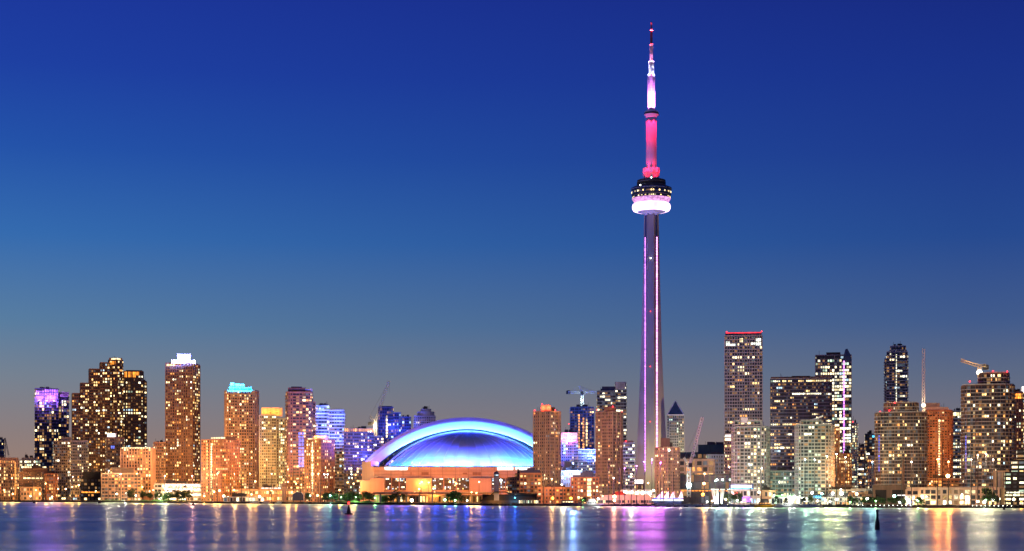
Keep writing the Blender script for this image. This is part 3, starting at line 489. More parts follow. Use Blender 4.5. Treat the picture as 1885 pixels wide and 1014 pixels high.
# ------------------------------------------------------------------ the great needle tower
def needle():
    fr = Frame(1199, shore(1199)+640); root = fr.empty('communications_tower', 'immense concrete needle tower with glowing pod, violet light lines and red to white lit mast', 'tower')
    Z, k = fr.z, fr.k
    prof = [(915,23.5,5.6,7.4),(905,22.6,5.5,7.4),(860,18.7,5.2,7.3),(780,15.9,4.9,7.3),(700,13.5,4.5,7.3),(640,11.8,4.2,7.3),(560,10.4,4.0,7.2),(500,9.3,3.9,7.1),(440,8.6,3.7,6.9),(392,7.9,3.6,6.7)]
    rings = []
    for y, Lg, t, n in prof:
        pts = []
        for a in (-95, 25, 145):
            u = (math.cos(R(a)), math.sin(R(a))); v = (-u[1], u[0])
            pts += [(Lg*u[0]-t*v[0], Lg*u[1]-t*v[1], Z(y)), (Lg*u[0]+t*v[0], Lg*u[1]+t*v[1], Z(y))]
            b = a+60; pts.append((n*math.cos(R(b)), n*math.sin(R(b)), Z(y)))
        rings.append(pts)
    m = MB(); m.loft(rings); m.build('shaft', 'tower_concrete', root)
    for a, top, bot, mat in ((-35, 437, 860, 'strip_pink'), (-155, 437, 868, 'strip_violet')):
        q = MB(); n = 150; z0, z1 = Z(bot), Z(top)
        for i in range(n):
            z = z0+(z1-z0)*i/n; rr = 7.75; x, y = rr*math.cos(R(a)), rr*math.sin(R(a)); q.obox(x, y, R(a+90), 1.35 if a > -90 else 1.0, 1.2, z, z+(z1-z0)/n*.8)
        q.build('light_strip', mat, root)
        q = MB(); rr = 7.0; q.obox(rr*math.cos(R(a)), rr*math.sin(R(a)), R(a+90), 2.6, 1.6, Z(885), Z(395)); q.build('lift_shaft', 'navy', root)
        for i in range(11):                               # the lines wash the legs beside them
            z = z0+(z1-z0)*(i+.5)/11; rr = 15; point(root, (rr*math.cos(R(a)), rr*math.sin(R(a)), z), (.40,.16,1) if a < -90 else (1,.25,.6), 1200 if a < -90 else 200, 1)
    def part(name, mat, prof_, n=48, smooth=True):
        q = MB(); q.lathe([(r*k, Z(y)) for r, y in prof_], n); return q.build(name, mat, root, smooth)
    part('pod_underside', 'tower_white', [(12,397),(13,394),(18,392),(27,389.5),(30,388)])
    part('radome', 'radome_painted_light', [(28,389.8),(32.5,388.2),(35,384.5),(35.3,380),(34.4,376.5),(32,374.6),(29,374.2)], 64)  # floodlight on the radome is put into its own emission
    part('lit_collar', 'band_pink', [(29,374.4),(31,373.6),(35.5,366.4),(35.5,365.8)], 64)
    part('observation_deck', 'glass_dark', [(33,366),(34.4,365.5),(34.4,361),(36.4,359.5),(36.4,350.5),(37.4,349.6),(37.4,346.5),(33,344.6),(28,343.8)], 64, False)
    part('pod_roof', 'roof_dark', [(26.5,344.5),(26.5,338.2),(26,337.8),(26,332.2),(24.5,331.6),(2,331)], 64, False)
    q = MB()
    for y, r in ((356,36.7),(349.2,37.7),(342,27),(336,26.6)): q.lathe([(r*k-.6, Z(y)-.3), (r*k, Z(y)-.3), (r*k, Z(y)+.3), (r*k-.6, Z(y)+.3)], 64)
    q.build('rim', 'grey', root)
    rnd = random.Random(5)
    for y, r, cnt, h in ((355,36.7,60,1.0),(363.5,34.8,60,.6)):
        w = MB()
        for i in range(cnt):
            if rnd.random() < .55:
                a = 2*math.pi*i/cnt; w.obox(r*k*math.cos(a), r*k*math.sin(a), a+math.pi/2, 1.5, .4, Z(y)-h, Z(y)+h*.7, rnd.choice((0,0,1,2)))
        w.build('window', ['win_warm','win_cream','win_dim'], root)
    part('lower_mast_housing', 'tower_white', [(12,333),(11,326),(10.2,320),(9.8,310),(9.4,215)], 24)
    for a in range(6):
        q = MB(); an = R(60*a+30); q.obox(11.6*k*math.cos(an), 11.6*k*math.sin(an), an+math.pi/2, 4.2, 4.0, Z(331), Z(319)); q.obox(12.2*k*math.cos(an), 12.2*k*math.sin(an), an+math.pi/2, 4.8, 4.2, Z(318.4), Z(310)); q.build('microwave_box', 'tower_white', root)
    part('upper_pod', 'tower_white', [(9.4,217),(11.2,214),(13,211.8),(13.2,206.5),(12,205),(10.6,204.4),(8,202.5),(6.6,199.5)], 32)
    q = MB(); q.lathe([(13.0*k,Z(210.8)),(13.5*k,Z(210.6)),(13.5*k,Z(207.6)),(13.0*k,Z(207.4))], 32); q.build('upper_pod_window', 'glass_dark', root)
    part('mast', 'tower_white', [(6.6,200),(6.5,140.6),(6.4,139.6)], 12)
    part('mast', 'tower_white', [(6.9,139.7),(6.9,138.4),(5.2,138.2),(5,114.5)], 12)
    part('mast', 'tower_white', [(5.4,114.5),(5.4,112.6),(2.9,112.2),(2.7,83.4)], 12)
    part('mast', 'mast_red', [(3.1,83.4),(3.1,80.8),(2.4,80.6),(2.1,56.4)], 10)
    part('mast_tip', 'mast_red', [(2.5,56.4),(2.5,54.6),(1.6,54.4),(1.2,42),(.8,40)], 8)
    q = MB()
    for y0, y1, r in ((200,140,6.5),(138,115,5),(112,84,2.8)):
        n = int((y0-y1)/3)
        for i in range(n): z = Z(y0-(i+.5)*(y0-y1)/n); q.lathe([(r*k, z-.12), (r*k+.22, z-.12), (r*k+.22, z+.12), (r*k, z+.12)], 12)
    q.build('rib', 'grey', root)
    for x, y, c in ((0,55.5,'red'),(0,82,'red'),(0,111,'red'),(0,138.6,'red'),(0,331.5,'white'),(-20,346,'white')):
        q = MB(); rr = 3.0 if y < 140 else 26; yy = -(rr*k) if y > 140 else -({55.5:3.2,82:3.8,111:6,138.6:7.4}[y]*k); q.ball((x*k, yy-.3 if x == 0 else -math.sqrt(37.6**2-400)*k, Z(y)), .7); q.build('beacon_light', 'glow_'+c, root)
    for y, c in ((477,'white'),(575,'red'),(676,'red'),(777,'red')):
        q = MB(); lg = [l for (yy, l, t, n), (y2, l2, t2, n2) in zip(prof, prof[1:]) if y2 <= y <= yy][0]; q.ball((lg*math.cos(R(-95)), lg*math.sin(R(-95))-.3, Z(y)), .6); q.build('beacon_light', 'glow_'+c, root)
    for i in range(6):                                   # floods that colour the mast
        a = R(60*i); c, s_ = math.cos(a), math.sin(a)
        spot(root, (20*k*c, 20*k*s_, Z(331)), (0, 0, Z(300)), (1,.006,.03), 16000, 80); spot(root, (21*k*c, 21*k*s_, Z(331)), (0, 0, Z(250)), (1,.012,.07), 70000, 46); spot(root, (17*k*c, 17*k*s_, Z(214)), (0, 0, Z(262)), (1,.015,.09), 34000, 50)
    for i in range(4):
        a = R(90*i+45); c, s_ = math.cos(a), math.sin(a)
        def up(rp, y0, y1, col, w, ang=70): spot(root, (rp*k*c, rp*k*s_, Z(y0)), (0, 0, Z(y1)), col, w, ang, .4)
        up(13, 205, 178, (1,.25,1), 40000); up(13, 205, 150, (.9,.22,1), 170000, 40)
        up(10, 141, 124, (.6,.6,1), 110000); up(10, 143, 118, (.6,.6,1), 120000, 30); up(13, 205, 140, (.8,.2,1), 200000, 22); up(9, 115, 100, (1,.30,.75), 22000); up(8, 118, 88, (1,.28,.6), 60000, 40); up(7, 85, 66, (1,.22,.45), 30000); up(7, 60, 48, (1,.12,.2), 50000)
    point(root, (52, -45, 24), (1,.72,.30), 420000, 1, (-.7,.5,1.2), 130); point(root, (-42, -62, 24), (1,.66,.42), 170000, 1, (.7,.9,.8), 130); point(root, (30, -60, 12), (.45,1,.5), 45000, 1, (-.4,.8,.5), 120)  # unseen lamps added to light the legs and foot
    point(root, (-150, -30, 150), (.30,.15,1), 200000, 1, (1,.2,.75), 90)  # unseen violet lamp added in mid air to tint the shaft
needle()
def pyramid():
    o = [q for q in COL.objects if q.get('label', '').startswith('green glass tower with a pyramid')][0]; fr = Frame(1243, shore(1243)+640); m = MB(); a, b, dp = fr.l(1228), fr.l(1259), 34*fr.k
    m.loft([[(a,0,fr.z(764)), (b,0,fr.z(764)), (b,dp,fr.z(764)), (a,dp,fr.z(764))], [((a+b)/2-.3,dp/2-.3,fr.z(737)), ((a+b)/2+.3,dp/2-.3,fr.z(737)), ((a+b)/2+.3,dp/2+.3,fr.z(737)), ((a+b)/2-.3,dp/2+.3,fr.z(737))]]); m.build('roof', 'glass_teal', o)
    m = MB()
    for x, y in ((a,0),(b,0)): m.tube((x,y,fr.z(764)), ((a+b)/2,dp/2,fr.z(737)), .5, n=5)
    m.box(a, b, -.4, .2, fr.z(764.5), fr.z(763)); m.build('roof_edge', 'pale', o)
    o = [q for q in COL.objects if q.get('label', '').startswith('bright white lit office tower')][0]; fr = Frame(1534, shore(1534)+560); m = MB()
    m.loft([[(fr.l(1551),-.6,fr.z(664)), (fr.l(1567.5),-.6,fr.z(664)), (fr.l(1567.5),20,fr.z(664)), (fr.l(1551),20,fr.z(664))], [(fr.l(1553),-.6,fr.z(655)), (fr.l(1566.5),-.6,fr.z(655)), (fr.l(1566.5),16,fr.z(655)), (fr.l(1553),16,fr.z(655))], [(fr.l(1556),0,fr.z(643)), (fr.l(1560),0,fr.z(642)), (fr.l(1560),6,fr.z(642)), (fr.l(1556),6,fr.z(643))]]); m.build('roof_fin', 'glass_blue', o)
    o = [q for q in COL.objects if q.get('label', '').startswith('pale green lit condominium with a sweeping')][0]; fr = Frame(1500, shore(1500)+90); m = MB()
    prof = [(1474,772),(1490,772),(1502,769),(1515,763.5),(1515.5,765.5),(1503,772),(1491,775),(1474,775.5)]
    m.loft([[(fr.l(x), 4, fr.z(y)) for x, y in prof], [(fr.l(x), 18, fr.z(y)) for x, y in prof]]); m.build('roof', 'white', o)
pyramid()
B('pavilion', 'low round fronted annex with a white light band at the foot of the needle tower', 'building', 1174, 420, [('r',1163,1186,890,24,4)], 'peach', fp=12, bp=6, wf=.5, p=.4, pal='orange', panels=[(1163,1184,883,890,'sign_white')], pens=0)

# ------------------------------------------------------------------ cranes
def crane(label, xm, off, mast, jibs, mat='crane_pale', w=2.2, cab=None, weight=None, light=None, cables=(), r=.4, yb=None):
    d = shore(xm)+off; fr = Frame(xm, d, GZ if yb is None else WZ(yb, d)); root = fr.empty('tower_crane', label, 'crane')
    P = lambda x, y: (fr.l(x), 0, fr.z(y))
    m = MB(); m.lattice(P(mast[0], mast[1]), P(mast[0], mast[2]), w, r); m.build('mast', mat, root)
    for i, (a, b, wj) in enumerate(jibs):
        m = MB(); m.lattice(P(*a), P(*b), wj, r*.9); m.build('jib' if i == 0 else 'counter_jib', mat, root)
    if cab: m = MB(); x, _, z = P(*cab); m.box(x-1.6, x+1.6, -2.4, .4, z-1.8, z+1.8); m.build('cab', 'dark', root)
    if weight: m = MB(); x, _, z = P(*weight); m.box(x-2.4, x+2.4, -1, 1, z-2.6, z+1.0); m.box(x-1.6, x+1.8, -1.2, 1.2, z+1, z+1.6); m.build('counterweight', 'dark', root)
    if cables:
        m = MB()
        for a, b in cables: m.tube(P(*a), P(*b), .16, n=4)
        m.build('cable', 'grey', root)
    if light:
        x, y, c, wt, rad = light; m = MB(); p = P(x, y); q = (p[0], -3.2, p[2]); m.ball(q, rad); m.build('work_light', 'glow_'+c, root); m = MB(); m.tube((p[0],0,p[2]), (q[0],q[1]+rad*.6,q[2]), .3); m.build('bracket', 'dark', root); point(root, (q[0], q[1]-1.5, q[2]), c, wt, 1)
crane('small dark blue crane standing at the far west edge of the skyline', 11, 880, (9,905,806), [((9,806),(16,838),2)], 'navy', 2.4)
crane('pinkish luffing crane leaning its boom high above the navy stepped towers', 690, 470, (691,905,776), [((690,778),(716,701),2.6),((690,778),(681,766),2.2)], 'crane_pale', 2.6, cab=(686,779), weight=(681,779), cables=[((681,766),(715,703)),((681,767),(681,777)),((716.5,702),(716.5,722))], light=(690,786,'warmwhite',26000,.5), r=.3)  # its work light is added to brighten the lattice
crane('pale hammerhead crane with long level jib on the unfinished dark blue tower', 1071, 535, (1072,905,718), [((1069,722),(1099,722),2),((1068,722),(1046,722),1.8),((1070,720),(1067,711),1.4)], 'crane_pale', 2.6, cab=(1071,724), weight=(1046,721), cables=[((1067,711),(1046,721)),((1067,711),(1085,721)),((1067,711),(1098,721))], light=(1071,737,'ice',9000,1.0))
crane('white luffing crane with slim boom and glaring lamp at its mast foot', 1268, 150, (1268,915,858), [((1270,856),(1293,768),2.0),((1268,857),(1259,842),1.4),((1268,857),(1272,842),1.2)], 'white', 2.8, cab=(1271,856), cables=[((1260,842),(1292,770)),((1293,769),(1293,786))], light=(1268,893,'ice',80000,2.2), r=.5)
crane('single tall thin crane boom standing upright above the orange unfinished tower', 1700, 210, (1700,905,750), [((1700,750),(1700,641),2.2)], 'crane_pale', 2.2, light=(1700,746,'warmwhite',16000,1.5), r=.26)
crane('orange crane with a short tilted jib and dazzling lamp on the east curved tower', 1803, 150, (1803,720,676), [((1803,674),(1768,662),1.9),((1803,674),(1815,672),1.6)], 'crane_orange', 2.4, weight=(1814.5,675), light=(1803,686,'warmwhite',150000,2.2), yb=720)
# ------------------------------------------------------------------ roof and ground floods: lamps of the place, and mast lamps added for light
def lamp_mesh(kind):
    c = kind; m = MB(); m.ball((0,0,0), 1.0, n=8); return m.mesh('lamp_head', 'glow_'+c)
pm = MB(); pm.tube((0,0,0), (0,0,1), .17, .10, n=6); pm.box(-.35,.35,-.35,.35,0,.06); POLE = pm.mesh('pole', 'dark')
am = MB(); am.tube((0,0,0), (0,-1.6,.25), .09, n=5); am.box(-.3,.3,-2.1,-1.2,.2,.42); ARM = am.mesh('bracket', 'dark')
HEADS = {c: lamp_mesh(c) for c in ('sodium','white','teal','ice','warmwhite','green','blue','pink','orange','violet','cyan')}
LTXT = {'sodium': 'orange sodium street lamp on a dark pole along the waterfront', 'white': 'white promenade lamp on a dark pole along the eastern quay', 'teal': 'teal glowing garden lamp among the shore trees', 'ice': 'tall icy white mast lamp near the grey exhibition hall',
        'warmwhite': 'cream coloured street lamp on a dark pole along the waterfront', 'green': 'green glowing garden lamp under the shore trees', 'blue': 'blue lamp standing at the quay edge', 'pink': 'pinkish lamp on a pole before the bright terminal', 'orange': 'deep orange lamp near the brick blocks', 'violet': 'violet lamp standing before the pavilion with the blue sign', 'cyan': 'cyan lamp by the dark pier shed'}
proto = {}
def lamp(kind, px, py, off, watts, size=1.0, head=None):
    """street lamp whose head shows at photo height py"""
    d = shore(px)+off; fr = Frame(px, d); h = max(2.5, fr.z(py))
    r = fr.empty('street_lamp', LTXT[kind], 'street lamp', f'{kind} lamps along the waterfront')
    if kind not in proto:
        proto[kind] = (link('pole', POLE, r), link('bracket', ARM, r), link('lamp_head', HEADS[kind], r)); cs = proto[kind]
    else:
        cs = []
        for c in proto[kind]: o = c.copy(); COL.objects.link(o); o.parent = r; cs.append(o)
    p, a, hd = cs; p.scale = (1, 1, h+.2); a.location = (0, 0, h+.2); hd.location = (0, -1.7, h); hd.scale = (size*.75, size*.7, size*.75)
    if watts: point(r, (0, -2.2, h-.4), kind, watts*(2200 if 700 < px < 905 and kind == 'sodium' else 2500 if px < 490 else 1500 if px < 700 and kind in ('sodium','warmwhite') else 1000), .8)
for a in [  # kind, px, photo height of head, metres behind the shore, kW, size
    ('sodium',23,909,26,9,1.3), ('sodium',8,902,50,16,1), ('sodium',34,898,58,14,1), ('sodium',66,902,34,10,.9), ('sodium',107,900,38,14,1.2), ('sodium',121,900,40,12,1.2), ('sodium',133,896,80,14,1), ('sodium',145,893,90,16,1.2), ('warmwhite',56,913,22,5,1), ('warmwhite',96,914,22,5,.9), ('sodium',84,890,60,12,1),
    ('warmwhite',196,912,34,7,1), ('warmwhite',215,909,34,10,1.4), ('white',232,908,36,10,1.2), ('warmwhite',250,912,34,7,1), ('sodium',262,896,70,14,.9), ('warmwhite',305,900,40,24,1.8), ('warmwhite',352,899,40,26,1.8), ('sodium',282,902,40,10,.9), ('sodium',330,910,34,8,.8), ('green',297,916,6,5,.6),
    ('sodium',376,913,30,12,1.1), ('sodium',394,905,44,20,1.2), ('sodium',404,903,44,26,1.4), ('sodium',431,902,50,26,1.2), ('warmwhite',412,913,30,16,1.6), ('white',420,915,26,6,1.1), ('sodium',440,912,34,16,1.3), ('warmwhite',452,912,34,14,1.6), ('sodium',463,910,40,12,1.1), ('sodium',470,886,120,22,1.1), ('warmwhite',478,914,30,14,1.6), ('sodium',500,903,70,14,1), ('sodium',530,887,110,22,1.1), ('sodium',545,890,120,22,1), ('sodium',585,912,36,12,1.5), ('sodium',520,909,50,10,.9),
    ('ice',597,873,60,5,.8), ('ice',603,873,60,5,.8), ('ice',647,873,80,3,.7), ('teal',608,912,8,16,.9), ('teal',571,912,8,7,.7), ('green',655,915,8,7,.6), ('green',690,916,8,6,.6), ('green',628,915,8,9,.7), ('warmwhite',622,912,26,4,.9), ('sodium',625,902,60,12,1), ('sodium',640,888,90,18,1.1), ('sodium',651,890,90,12,.9), ('sodium',674,888,150,12,1), ('sodium',691,888,150,10,1),
    ('sodium',724,887,160,8,.9), ('sodium',739,888,160,8,.9), ('sodium',776,887,160,10,1.1), ('sodium',789,888,160,8,.9), ('sodium',772,900,120,12,1.2), ('sodium',828,887,160,10,1), ('sodium',840,890,160,8,1), ('sodium',882,887,160,8,.9), ('warmwhite',758,922,10,7,2), ('green',819,920,8,16,1.4), ('green',838,921,8,9,1.1), ('sodium',800,906,70,10,.8), ('sodium',868,906,70,10,.8), ('sodium',877,907,70,8,.8), ('warmwhite',860,922,16,4,1), ('sodium',764,906,70,8,.7),
    ('ice',922,884,80,7,1.4), ('cyan',948,916,22,4,.6), ('sodium',913,921,24,9,1.2), ('pink',945,889,90,4,.9), ('warmwhite',922,913,30,3,.8), ('orange',1017,917,22,14,1.7), ('orange',1051,917,22,12,1.5), ('warmwhite',1011,893,80,8,.9), ('warmwhite',1034,892,80,8,.9), ('sodium',1065,915,30,8,.9), ('white',1087,920,12,3,.8), ('white',1101,918,12,4,1), ('green',1073,920,14,3,.6),
    ('sodium',1131,914,20,12,1.9), ('sodium',1131,921,14,8,1.5), ('warmwhite',1150,905,70,22,1.4), ('white',1163,906,66,20,1.5), ('warmwhite',1172,907,60,26,1.9), ('warmwhite',1183,907,60,26,1.9), ('white',1196,908,58,22,1.7), ('warmwhite',1203,903,66,12,1.3), ('sodium',1110,913,28,10,1), ('sodium',1193,889,300,14,1), ('sodium',1140,889,110,8,.7), ('white',1232,829,110,0,.9),
    ('sodium',1296,890,60,16,1.5), ('orange',1294,910,26,12,1.7), ('ice',1317,885,70,4,.6), ('ice',1320,883,60,5,1), ('ice',1330,883,60,5,1), ('ice',1344,883,60,5,.9), ('warmwhite',1336,919,16,5,1), ('warmwhite',1311,922,10,4,.9), ('white',1302,924,8,3,.8), ('white',1357,921,14,5,1), ('warmwhite',1397,906,40,8,1.2), ('violet',1370,920,16,3.5,.8), ('violet',1382,919,16,3.5,.8), ('warmwhite',1386,903,60,12,.9), ('pink',1350,908,40,5,.9),
    ('white',1425,912,40,12,1), ('green',1440,911,40,7,.8), ('white',1454,915,34,9,1), ('white',1462,913,40,8,1), ('white',1478,917,30,8,1.2), ('ice',1460,919,26,3,.8), ('white',1495,907,46,12,1.3), ('teal',1513,909,40,8,1.3), ('white',1533,908,40,10,1.4), ('white',1549,908,40,14,1.8), ('warmwhite',1548,901,60,8,1), ('white',1540,919,22,7,1.3), ('white',1520,921,20,5,1), ('warmwhite',1505,922,18,5,1), ('warmwhite',1528,923,16,4,.9), ('green',1565,924,6,7,.8), ('green',1612,922,6,6,.7), ('green',1690,922,6,8,.7), ('green',1815,920,6,3,.7), ('sodium',1577,909,50,14,1.6), ('sodium',1584,888,180,12,1),
    ('white',1596,918,20,7,1.5), ('teal',1646,913,30,8,1.5), ('blue',1674,927,8,4,1.4), ('white',1656,925,12,4,1), ('white',1672,921,20,5,1.5), ('white',1689,920,22,7,1.5), ('warmwhite',1705,914,50,8,.8), ('white',1781,918,26,9,2), ('warmwhite',1800,923,16,6,1.3), ('white',1812,924,14,6,1.4), ('white',1828,920,26,7,1.4), ('sodium',1745,876,140,40,2.2), ('warmwhite',1771,910,40,6,.8), ('warmwhite',1866,919,26,6,1.3), ('warmwhite',1840,918,26,8,1), ('orange',1880,924,14,5,.8), ('sodium',1790,880,140,8,.8), ('sodium',1712,890,150,8,.7)]: lamp(*a)
# floods on roofs that wash the crowns and walls
FL = MB(); FL.box(-.5,.5,-.3,.3,-.3,.4); FL.tube((0,.2,0), (0,.2,-1.2), .12); FLM = {c: FL.mesh('flood_lamp', 'dark') for c in ('x',)}
fl0 = None
def flood(label, xm, off, px, py, yo, colour, kw, group=None, up=.25, bare=False):
    """flood lamp on a roof, bracket or added mast: xm/off are those of the building that carries it"""
    global fl0
    fr = Frame(xm, shore(xm)+off); p = Matrix.Rotation(fr.yaw, 3, 'Z') @ Vector((fr.l(px), yo*fr.k, fr.z(py)))
    if fl0 is None: o = bpy.data.objects.new('flood_lamp', FLM['x'])
    else: o = fl0.copy()
    COL.objects.link(o); fl0 = fl0 or o
    o.location = Vector(fr.loc)+p; o.rotation_euler = (0, 0, fr.yaw)
    tag(o, label, 'flood lamp', group or label); point(o, (0, -.9 if bare else .9, .5), colour, kw*1000, .5, None if bare else (0, 1, up), 150)
for px in (318,328,339,350,359): flood('small flood lamp on the parapet lighting the stepped white penthouse', 336, 230, px, 666.5, -7, (.16,.24,1), 16)
for px in (424,432,440,448,458): flood('small flood lamp on the parapet lighting the cyan crown', 445, 240, px, 717.5, -6, (.0,.34,.9), 34)
for px in (486,498,510): flood('small flood lamp on the parapet lighting the orange rooftop box', 502, 210, px, 760, -4, (1,.20,.01), 4.5)
for px in (582,594): flood('small flood lamp lighting the golden roof cap of the brick tower', 588, 100, px, 804, 3, (1,.30,.01), 4)
for px in (1000,1010): flood('small flood lamp lighting the red rooftop box', 1008, 120, px, 752, 2, (1,.05,.03), 12)
flood('work lamp on the roof edge of the tan tower by the stadium', 1008, 120, 1025, 754, 2, (1,.4,.06), 3)
flood('green white roof lamp between the two flat tops of the blue condominium', 608, 300, 604, 752, -2, (.5,1,.2), 7)
for px, py in ((590,760),(622,770),(597,800),(625,810)): flood('blue facade lamp on the blue lit condominium', 608, 300, px, py, -22, (.12,.2,1), 34)
for px in (72,86,99): o_ = flood('added bare violet lamp before the glowing crown of the dark glass tower', 95, 380, px, 738, -5, (.42,.14,1), 34, bare=True)  # lamps added to lay a violet streak on the water
for px in (326,340,352): flood('added bare blue violet lamp before the stepped white penthouse', 336, 230, px, 655, 2, (.14,.14,1), 5, bare=True)  # lamps added to lay a blue violet streak on the water
flood('dazzling blue white floodlight on the roof of the arcaded block', 1048, 190, 1055, 853, -5, (.25,.42,1), 160, bare=True)
for px, py in ((1075,815),(1086,838)): flood('blue facade lamp before the glass mid rise', 1082, 260, px, py, -16, (.1,.18,1), 60)
flood('magenta lamp on the roof of the block beside the tan tower', 1046, 300, 1048, 806, -12, (1,.15,.55), 40)
for px, py in ((722,785),(745,800)): flood('blue lamp shining on the navy stepped towers', 726, 620, px, py, -30, (.06,.1,1), 60)
flood('blue lamp shining on the dark glass block', 660, 260, 672, 840, -30, (.06,.1,1), 50)
for px, py in ((1392,880),(1428,890),(1450,890),(1482,884),(1520,876)): flood('green tinted lamp washing the pair of pale condominiums', 1440, 60, px, py, -10, (.6,1,.72), 8)
for px in (1357,1372): flood('pinkish lamp at the foot of the green lit condominium', 1440, 60, px, 880, -10, (1,.72,.5), 12)
for x, y, kw, d_ in ((20,870,60,10),(60,885,8,10),(215,870,50,10),(252,860,60,20),(335,860,110,10),(390,860,60,10),(425,860,90,10),(445,850,60,10),(500,860,50,10),(553,850,80,10),(590,870,40,10),(640,870,30,10),
        (150,860,34,190),(185,850,60,180),(210,850,50,205),(250,850,18,220),(318,850,190,120),(345,850,190,110),(430,850,120,140),(460,850,120,140),(490,850,40,130),(512,850,30,130),(540,850,150,110),(562,840,80,120),(293,860,60,120),(650,850,60,160),
        (1000,850,50,10),(1020,860,50,10),(1120,850,60,10),(1140,860,40,10),(1222,870,40,10),(1240,870,40,10),(1550,870,60,80),(1660,850,14,10),(1722,840,110,150),(1735,800,110,150),(1800,850,14,10),(1835,850,10,10),(1345,850,30,10),(1370,840,120,260),(1360,800,40,250),(1156,860,40,200)):
    flood('added sodium flood lamp high on a slender mast before the towers', x, d_, x, y, -4, (1,.38,.09) if x < 1690 and not 1360 <= x <= 1480 else (1,.30,.05) if 1700 < x < 1760 else (1,.78,.55), kw, up=.45 if d_ > 90 else .2)  # floods added to brighten the facades behind them
for x, y, c, kw in ((22,880,'amber',12),(107,880,'rose',12),(134,878,'amber',14),(200,866,'cream',26),(222,872,'cream',20),(252,872,'amber',14),(303,876,'cream',34),(354,876,'rose',26),(400,872,'amber',22),(432,872,'amber',16),(460,872,'amber',16),(500,872,'cream',10),(530,864,'amber',22),(586,872,'amber',18),(648,880,'amber',9),(773,890,'amber',8),
        (1016,882,'amber',14),(1036,878,'cream',14),(1130,880,'rose',22),(1162,872,'cream',14),(1172,858,'magenta',12),(1186,850,'magenta',20),(1200,846,'magenta',26),(1216,852,'magenta',18),(1150,862,'magenta',7),(1297,872,'amber',16),(1342,860,'cream',12),(1382,856,'mint',12),(1402,862,'cream',18),(1482,846,'mint',12),(1500,846,'mint',8),(1522,840,'lime',14),(1540,836,'lime',18),(1556,842,'cream',12),(1606,850,'ice',10),(1678,850,'cream',10),(1726,846,'flame',40),(1746,850,'flame',40),(1788,846,'cream',8),(1800,838,'cream',12),(1815,836,'cream',14),(1828,846,'cream',9)):
    flood({'amber':'added amber lamp on a tall mast at the water edge','rose':'added rose tinted lamp on a tall mast at the water edge','cream':'added cream lamp on a tall mast at the water edge','magenta':'added magenta lamp on a tall mast before the foot of the needle tower','mint':'added mint lamp on a tall mast before the pale condominiums','lime':'added lime yellow lamp on a tall mast before the bright market stalls','ice':'added icy lamp on a tall mast by the factory','flame':'added flame orange lamp on a tall mast before the unfinished orange tower'}[c],
          x, 14, x, y, 0, {'amber':(1,.5,.18),'rose':(1,.36,.26),'cream':(1,.80,.50),'magenta':(.8,.14,1),'mint':(.6,1,.75),'lime':(.95,1,.42),'ice':(.5,.9,1),'flame':(1,.30,.06)}[c], kw*1.8, bare=True)  # lamps added to draw long coloured streaks on the water
# masts added to carry those added high lamps
MST = MB(); MST.tube((0,0,0), (0,0,1), .35, .2, n=6); MSTM = MST.mesh('added_lamp_mast', 'dark')
for o in [o for o in COL.objects if o.name.startswith('flood_lamp') and ('slender mast' in o.get('label', '') or 'tall mast' in o.get('label', ''))]:
    h = o.location.z-GZ; c = link('added_lamp_mast', MSTM, o, (0, .3, -h)); c.scale = (1, 1, h)

# ------------------------------------------------------------------ trees and planting
def tree_meshes(seed, squat):
    rnd = random.Random(seed); t = MB(); t.tube((0,0,0), (.05,.03,.36), .035, .022, n=7)
    tips = []
    for i in range(6):
        a = 2*math.pi*i/6+rnd.random(); q = (.24*math.cos(a), .24*math.sin(a), .5+rnd.random()*.25); t.tube((.05,.03,.3+.02*i), q, .014, .005, n=5); tips.append(q)
    c = MB(); cl = [(.3*math.cos(a)*rnd.uniform(.3,1), .3*math.sin(a)*rnd.uniform(.3,1), rnd.uniform(.34,.84), rnd.uniform(.10,.19)) for a in [rnd.uniform(0,6.28) for _ in range(15)]]
    for x, y, z, r in cl:
        f = 1-.55*max(0, z-.6)/.3
        for _ in range(62):
            v = Vector((rnd.gauss(0,1), rnd.gauss(0,1), rnd.gauss(0,1))).normalized()*r*rnd.uniform(.45,1.05); p = Vector((x*f*squat, y*f*squat, z))+v
            n = Vector((rnd.gauss(0,1), rnd.gauss(0,1), rnd.gauss(0,1)+.5)).normalized(); u = n.orthogonal().normalized()*rnd.uniform(.03,.05); w = n.cross(u)*.7
            c.face([p-u, p-w, p+u, p+w], 0 if rnd.random() < .6 else 1)
    return t.mesh('trunk', 'bark'), c.mesh('crown', ['leaf_dark','leaf_mid'])
surf('leaf_dark', (.035,.06,.022), .8, .4, 3, streak=False); surf('leaf_mid', (.065,.10,.03), .8, .4, 3, streak=False)
TREES = [tree_meshes(s, q) for s, q in ((1,1), (2,1.25), (3,.85), (4,1.1))]
def tree(px, ytop, wpx, off, label, group, k=None):
    d = shore(px)+off; fr = Frame(px, d); r = fr.empty('waterfront_tree', label, 'tree', group); h = fr.z(ytop); w = wpx*1.3*fr.k
    tm, cm = TREES[(k if k is not None else int(px)) % 4]
    for n, me in (('trunk', tm), ('crown', cm)): o = link(n, me, r); o.scale = (w/.82, w/.82, h); o.rotation_euler.z = px*1.7
for px, y, w in ((241,898,13),(264,902,12),(276,905,11),(291,903,13),(311,904,16),(327,902,17),(343,901,18),(334,905,14),(301,908,12)): tree(px, y, w, 16, 'dark leafy tree on the green shore below the brown tower', 'trees on the green shore to the west')
for px, y, w in ((566,906,12),(598,908,12),(612,904,18),(602,906,14)): tree(px, y, w, 18, 'tree lit teal green by a garden lamp', 'teal lit trees on the shore')
